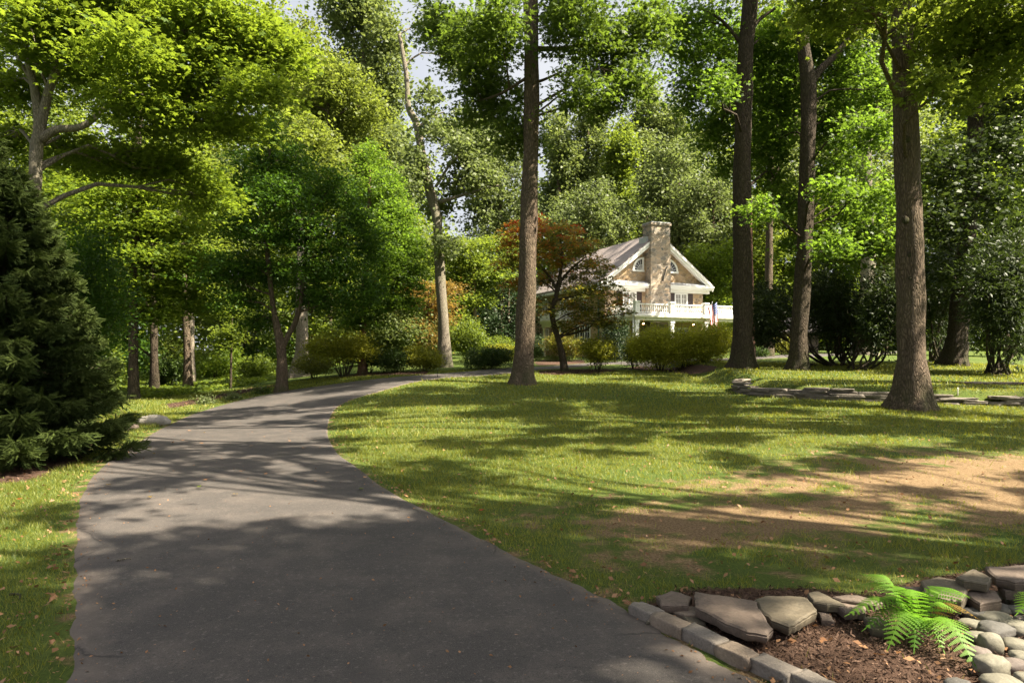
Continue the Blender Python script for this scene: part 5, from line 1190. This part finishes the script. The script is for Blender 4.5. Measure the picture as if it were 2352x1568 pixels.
# low dry-stone wall
def wall():
    r = np.random.RandomState(9); root = empty('stone_wall', (7.0, 21.0, tz(6.8, 20.6))); bo = np.array(root.location)
    tag(root, 'low curved dry-stacked ledge-stone wall edging the raised bed behind the nearest oak', 'wall')
    path = dense(WALL); s = np.concatenate([[0], np.cumsum(np.linalg.norm(np.diff(path, axis=0), axis=1))]); tot = s[-1]
    cnt = 0
    for row in range(5):
        t = r.rand()*.3; z = .0
        while t < tot-.2:
            L = r.uniform(.42, 1.0); a = (t+L/2); p = np.array([np.interp(a, s, path[:, 0]), np.interp(a, s, path[:, 1])]); q = np.array([np.interp(a+.1, s, path[:, 0]), np.interp(a+.1, s, path[:, 1])])
            an = math.atan2(q[1]-p[1], q[0]-p[0])+r.uniform(-.08, .08); g = tz(p[0]-.3*math.sin(-an)*0, p[1]-.35)
            hh = r.uniform(.06, .09); keep = not (row == 4 and r.rand() < .4) and not (t > 7.2 and t < 8.2 and row > 1)
            if keep and cnt < 100:
                o = block('ledge_stone', None, (p[0]-bo[0]+r.uniform(-.03, .03), p[1]-bo[1]+r.uniform(-.05, .05)+row*.02, g-bo[2]+.02+row*.072), L, r.uniform(.24, .36), hh, an, 'wall_rock', 500+cnt, None, .10); o.parent = root; cnt += 1
            t += L*.97
wall()
# the row of flat stones higher up behind the wall
def path_stones():
    xs_ = np.linspace(13.6, 19.5, 8); r = np.random.RandomState(12)
    names = ['first', 'second', 'third', 'fourth', 'fifth', 'sixth', 'seventh', 'eighth']
    for i, x in enumerate(xs_):
        y = 20.6-.06*(x-13.6)
        o = block('flat_stone', '%s flat slab from the nearest oak in the row above the wall' % names[i], (x, y, tz(x, y)-.005), .9, .6, .09, r.uniform(-.1, .1), 'flag_stone', 620+i, 'flat slabs set in the lawn above the stone wall', .12)
path_stones()
p = G(352, 975); block('rock', 'pale smooth rock lying in the grass left of the driveway', (p[0], p[1], p[2]+.06), .62, .40, .28, .2, 'pale_rock', 700, None, .8, 'rock')
p = G(268, 990); block('rock', 'flat tan rock beside the spruce tips', (p[0], p[1], p[2]+.03), .5, .34, .14, .1, 'cobble_tan', 701, None, .7, 'rock')
p = G(290, 984); block('rock', 'small brown rock between the spruce and the pale rock', (p[0]+.1, p[1], p[2]+.04), .28, .2, .12, .1, 'flag_stone', 702, None, .7, 'rock')

# mulch chips (stuff), low plants, fern, litter
def chips():
    r = np.random.RandomState(21); lo = BED.min(0); hi = BED.max(0); n = 26000
    x = r.uniform(lo[0], min(hi[0], 6), n); y = r.uniform(max(lo[1], 2.6), hi[1], n); k = inside(BED, x, y) & (~inside(DRIVE, x, y)) & (seg_dist(DRIVE, x, y) > .1); x, y = x[k], y[k]
    C = np.c_[x, y, terrain(x, y)+r.uniform(.002, .02, len(x))]
    o = leaves('mulch_chips', C, .030*(.4+1.2*r.rand(len(x))), M['chip'], None, (0,0,0), 'long', .7, r.normal(.4, .3, len(x)), None, 3); tag(o, 'dark shredded bark mulch covering the planting bed around the fern', 'mulch', kind='stuff')
    C = []
    for pl, nn in ((MULCH[0], 2500), (MULCH[1], 5000), (MULCH[2], 3500)):
        lo, hi = pl.min(0), pl.max(0); x = r.uniform(lo[0], hi[0], nn*3); y = r.uniform(lo[1], hi[1], nn*3); k = inside(pl, x, y) & ~inside(DRIVE, x, y); x, y = x[k], y[k]
        C.append(np.c_[x, y, terrain(x, y)+.012])
    C = np.vstack(C); o = leaves('bed_mulch', C, .06, M['chip'], None, (0,0,0), 'long', 1, r.rand(len(C)), None, 4); tag(o, 'reddish bark mulch in the beds along the far driveway and under the red maple', 'mulch', kind='stuff')
chips()
def litter():
    r = np.random.RandomState(31); n = 7000
    y = 3.0+23*r.rand(n)**1.4; x = y*r.uniform(-.75, .78, n); k = (r.rand(n) < .35)|(~inside(DRIVE, x, y)); x, y = x[k], y[k]
    ii = r.randint(0, 200, 1500); EG = np.where(r.rand(1500)[:, None] < .5, A_[ii], B_[ii])+r.randn(1500, 2)*.12; x = np.r_[x, EG[:, 0]]; y = np.r_[y, EG[:, 1]]
    C = np.c_[x, y, terrain(x, y)+np.where(inside(DRIVE, x, y), .018, .03)]
    sz = np.where(inside(DRIVE, x, y), .016, .032)*(.5+r.rand(len(x))**2*1.5)
    o = leaves('leaf_litter', C, sz, M['lf_brown'], None, (0,0,0), 'diamond', 1.2, r.rand(len(x)), None, 5); tag(o, 'small dry leaf fragments and seeds scattered over the lawn and driveway', 'leaf litter', kind='stuff')
litter()
FL = [(347,1143,1),(541,1136,1),(470,1104,0),(608,1091,2),(752,1086,2),(727,1107,2),(458,1120,3),(575,1025,2),(435,990,2),(470,994,1),(665,1014,2),(697,1030,2),(512,1055,2),(465,1020,2),(310,1043,2),(355,1043,1),(828,1124,3),(420,1012,2),(395,1018,2),(555,1084,0),(1363,1375,2),(1103,1174,4),(1475,1240,1),(838,1098,2),(1020,1144,2),(75,1333,0),(152,1106,2),(42,1148,4),(250,1115,1)]
lcol = {0:'lf_brown',1:'lf_orange',2:'lf_brown',3:'lf_mid',4:'lf_red'}
def fallen(px, py, kind, i):
    r = np.random.RandomState(800+i); p = G(px, py, .02); V0, Fq = TPL['maple']; V = V0.copy()*(.07+.025*r.rand()); V[:, 2] = .012+.35*np.hypot(V[:, 0], V[:, 1])*r.uniform(.2, 1.1)*(1+.5*np.sin(V[:, 0]*60+i))
    a = r.rand()*6.28; V = np.c_[V[:, 0]*math.cos(a)-V[:, 1]*math.sin(a), V[:, 0]*math.sin(a)+V[:, 1]*math.cos(a), V[:, 2]]
    o = mesh_np('fallen_leaf', V, [4]*len(Fq), np.array(Fq).ravel(), M[lcol[kind]], None, False, {'tint': np.full(len(V), {0:.3,1:.6,2:.9,3:.8,4:.95}[kind])})
    o.location = [float(v) for v in p]; on = bool(inside(DRIVE, np.array([p[0]]), np.array([p[1]]))[0])
    c = {0:'brown',1:'tan',2:'brown',3:'green',4:'red'}[kind]
    tag(o, '%s fallen leaf lying on the %s' % (c, 'driveway asphalt' if on else 'grass beside the driveway'), 'fallen leaf', 'fallen leaves on the driveway and lawn')
for i, (a, b, c) in enumerate(FL): fallen(a, b, c, i)
def stick(label, a, b, rr, mat='bark_oak', kink=.02):
    p, q = G(*a, .02), G(*b, .02); root = None; m = MB(); mid = (p+q)/2+np.array([kink, kink, .008]); m.tube(spline([p, mid, q], 8), np.linspace(rr, rr*.5, 8), 6)
    o = m.build('stick', M[mat], None, True, origin=p); o.location = p; tag(o, label, 'stick')
stick('dry stick leaning across the joint between the first two cobbles', (1487,1431), (1512,1402), .012, 'bark_maple')
stick('long thin twig on the sunlit driveway', (268,1287), (302,1284), .007, 'bark_maple')
stick('short dark twig in the grass at the left edge', (24,1364), (44,1376), .010, 'bark_dark')
# thin marker stake in the lawn and small white stake at the wall
def stake(label, px, py, h, rr, mat):
    p = G(px, py); m = MB(); m.tube([p-[0,0,.1], p+[0,0,h*.8], p+[0,0,h]], [rr, rr, rr*.6], 6); o = m.build('garden_stake', M[mat], None, True, origin=p); o.location = p; tag(o, label, 'stake')
stake('thin dark stake standing in the lawn at the far driveway edge', 1005, 873, .42, .008, 'iron')
stake('short white stake by the low stone wall right of the nearest oak', 2200, 908, .22, .012, 'white')
# fern
def fern(name, label, cx, cy, tips, seed, scale=1.0):
    r = np.random.RandomState(seed); b0 = G(cx, cy); root = empty(name, b0); tag(root, label, 'fern')
    groups = {}
    for (tx, ty, th, mt) in tips:
        tip = G(tx, ty, th); start = b0+np.array([r.uniform(-.03, .03), r.uniform(-.03, .03), .02]); L = np.linalg.norm(tip-start)
        mid = start*.55+tip*.45+np.array([0, 0, .20*L+.06]); path = spline([start, mid, tip], 40)
        V, Fc, T = [], [], []
        def addq(q): 
            b = len(V); V.extend(q); Fc.append(list(range(b, b+len(q))))
        d = np.gradient(path, axis=0); d /= np.linalg.norm(d, axis=1, keepdims=True); wm = .24*L
        for i in range(5, 40, 2):
            t = i/39; up_ = np.array([0, 0, 1.]); side = np.cross(d[i], up_); side /= np.linalg.norm(side); nrm = np.cross(side, d[i])
            addq([path[i-2]+side*.002, path[i]+side*.002, path[i]-side*.002, path[i-2]-side*.002])
            pw = wm*(math.sin(math.pi*min(1, (t*.90+.14)))**.8)*(1.12-t*.2)*r.uniform(.9, 1.08)
            for s in (-1, 1):
                ax = side*s*.93+d[i]*.36-nrm*.12; ax /= np.linalg.norm(ax); ln = pw; nq = 9; perp = np.cross(ax, nrm)
                for k in range(nq):
                    a = k/nq; c = path[i]+ax*ln*a-nrm*ln*.18*a*a; wv = .0125*L/.45*(1-a*.75); st = ln/nq
                    for e in (-1, 1):
                        addq([c, c+ax*st*.95, c+ax*st*.9+perp*e*wv*.9, c+perp*e*wv*.95+ax*st*.25])
        V = np.array(V)-b0
        mesh_np('frond', V, [4]*len(Fc), [k for f in Fc for k in f], M[mt], root, False, {'tint': np.clip(r.normal(.55, .2)+np.zeros(len(V))+r.randn(len(V))*.08, 0, 1)})
def ct(x, y): return (1411+x*.4, 1129+y*.4)
tp = [(1405,468,.30,'lf_fern'),(1345,540,.22,'lf_fern'),(1320,715,.12,'lf_fern'),(1470,650,.18,'lf_fern'),(2050,605,.16,'lf_fern'),(1870,575,.24,'lf_fern'),(1600,560,.30,'lf_fern'),(1565,915,.04,'lf_fern'),(1720,930,.03,'lf_fern'),(2095,1030,.03,'lf_fern'),(2120,745,.08,'lf_orange'),(1900,930,.03,'lf_fern'),(1990,700,.16,'lf_fern'),(1700,600,.30,'lf_fern'),(1420,800,.06,'lf_fern'),(2050,880,.04,'lf_fern')]
fx, fy = ct(1735, 815)
fern('fern', 'large bright green fern with arching fronds growing in the mulch bed', fx, fy, [(*ct(a, b), h, m_) for a, b, h, m_ in tp], 91)
fx, fy = ct(2520, 760); fern('fern', 'second fern mostly outside the right edge, one frond tip reaching in over the river stones', fx, fy, [(*ct(2300, 712), .12, 'lf_fern'), (*ct(2480, 600), .2, 'lf_fern'), (*ct(2600, 650), .2, 'lf_fern')], 92)
# small plants along the left bed
for i, (x, y, lb) in enumerate([(470,928,'low grey-green plant, nearest in the mulch bed left of the driveway'),(540,918,'low plant, second in the mulch bed left of the driveway'),(600,905,'small dark plant, farthest in the mulch bed before the twin stems')]):
    g = G(x, y); shrub('low_plant', lb, x, y, g[1], 24-3*i, y-13, 'pale' if i < 2 else 'box', .06, 700, stems=3, clumps=3, stem_h=.0, cat='plant', depth=.25)
def ivy():
    r = np.random.RandomState(55); n = 26000; D = r.uniform(26, 60, n); px = r.uniform(120, 640, n); x = (px-CX)/F*D
    b, mu, wd = masks(x, D); k = (wd > .6); x, D = x[k], D[k]; C = np.c_[x, D, terrain(x, D)+r.rand(len(x))*.22]
    o = leaves('ivy_ground_cover', C, .16, M['lf_mid'], None, (0,0,0), 'wide', 1, r.rand(len(x)), None, 6); tag(o, 'leafy green ground cover on the woodland floor left of the driveway', 'ground cover', kind='stuff')
ivy()
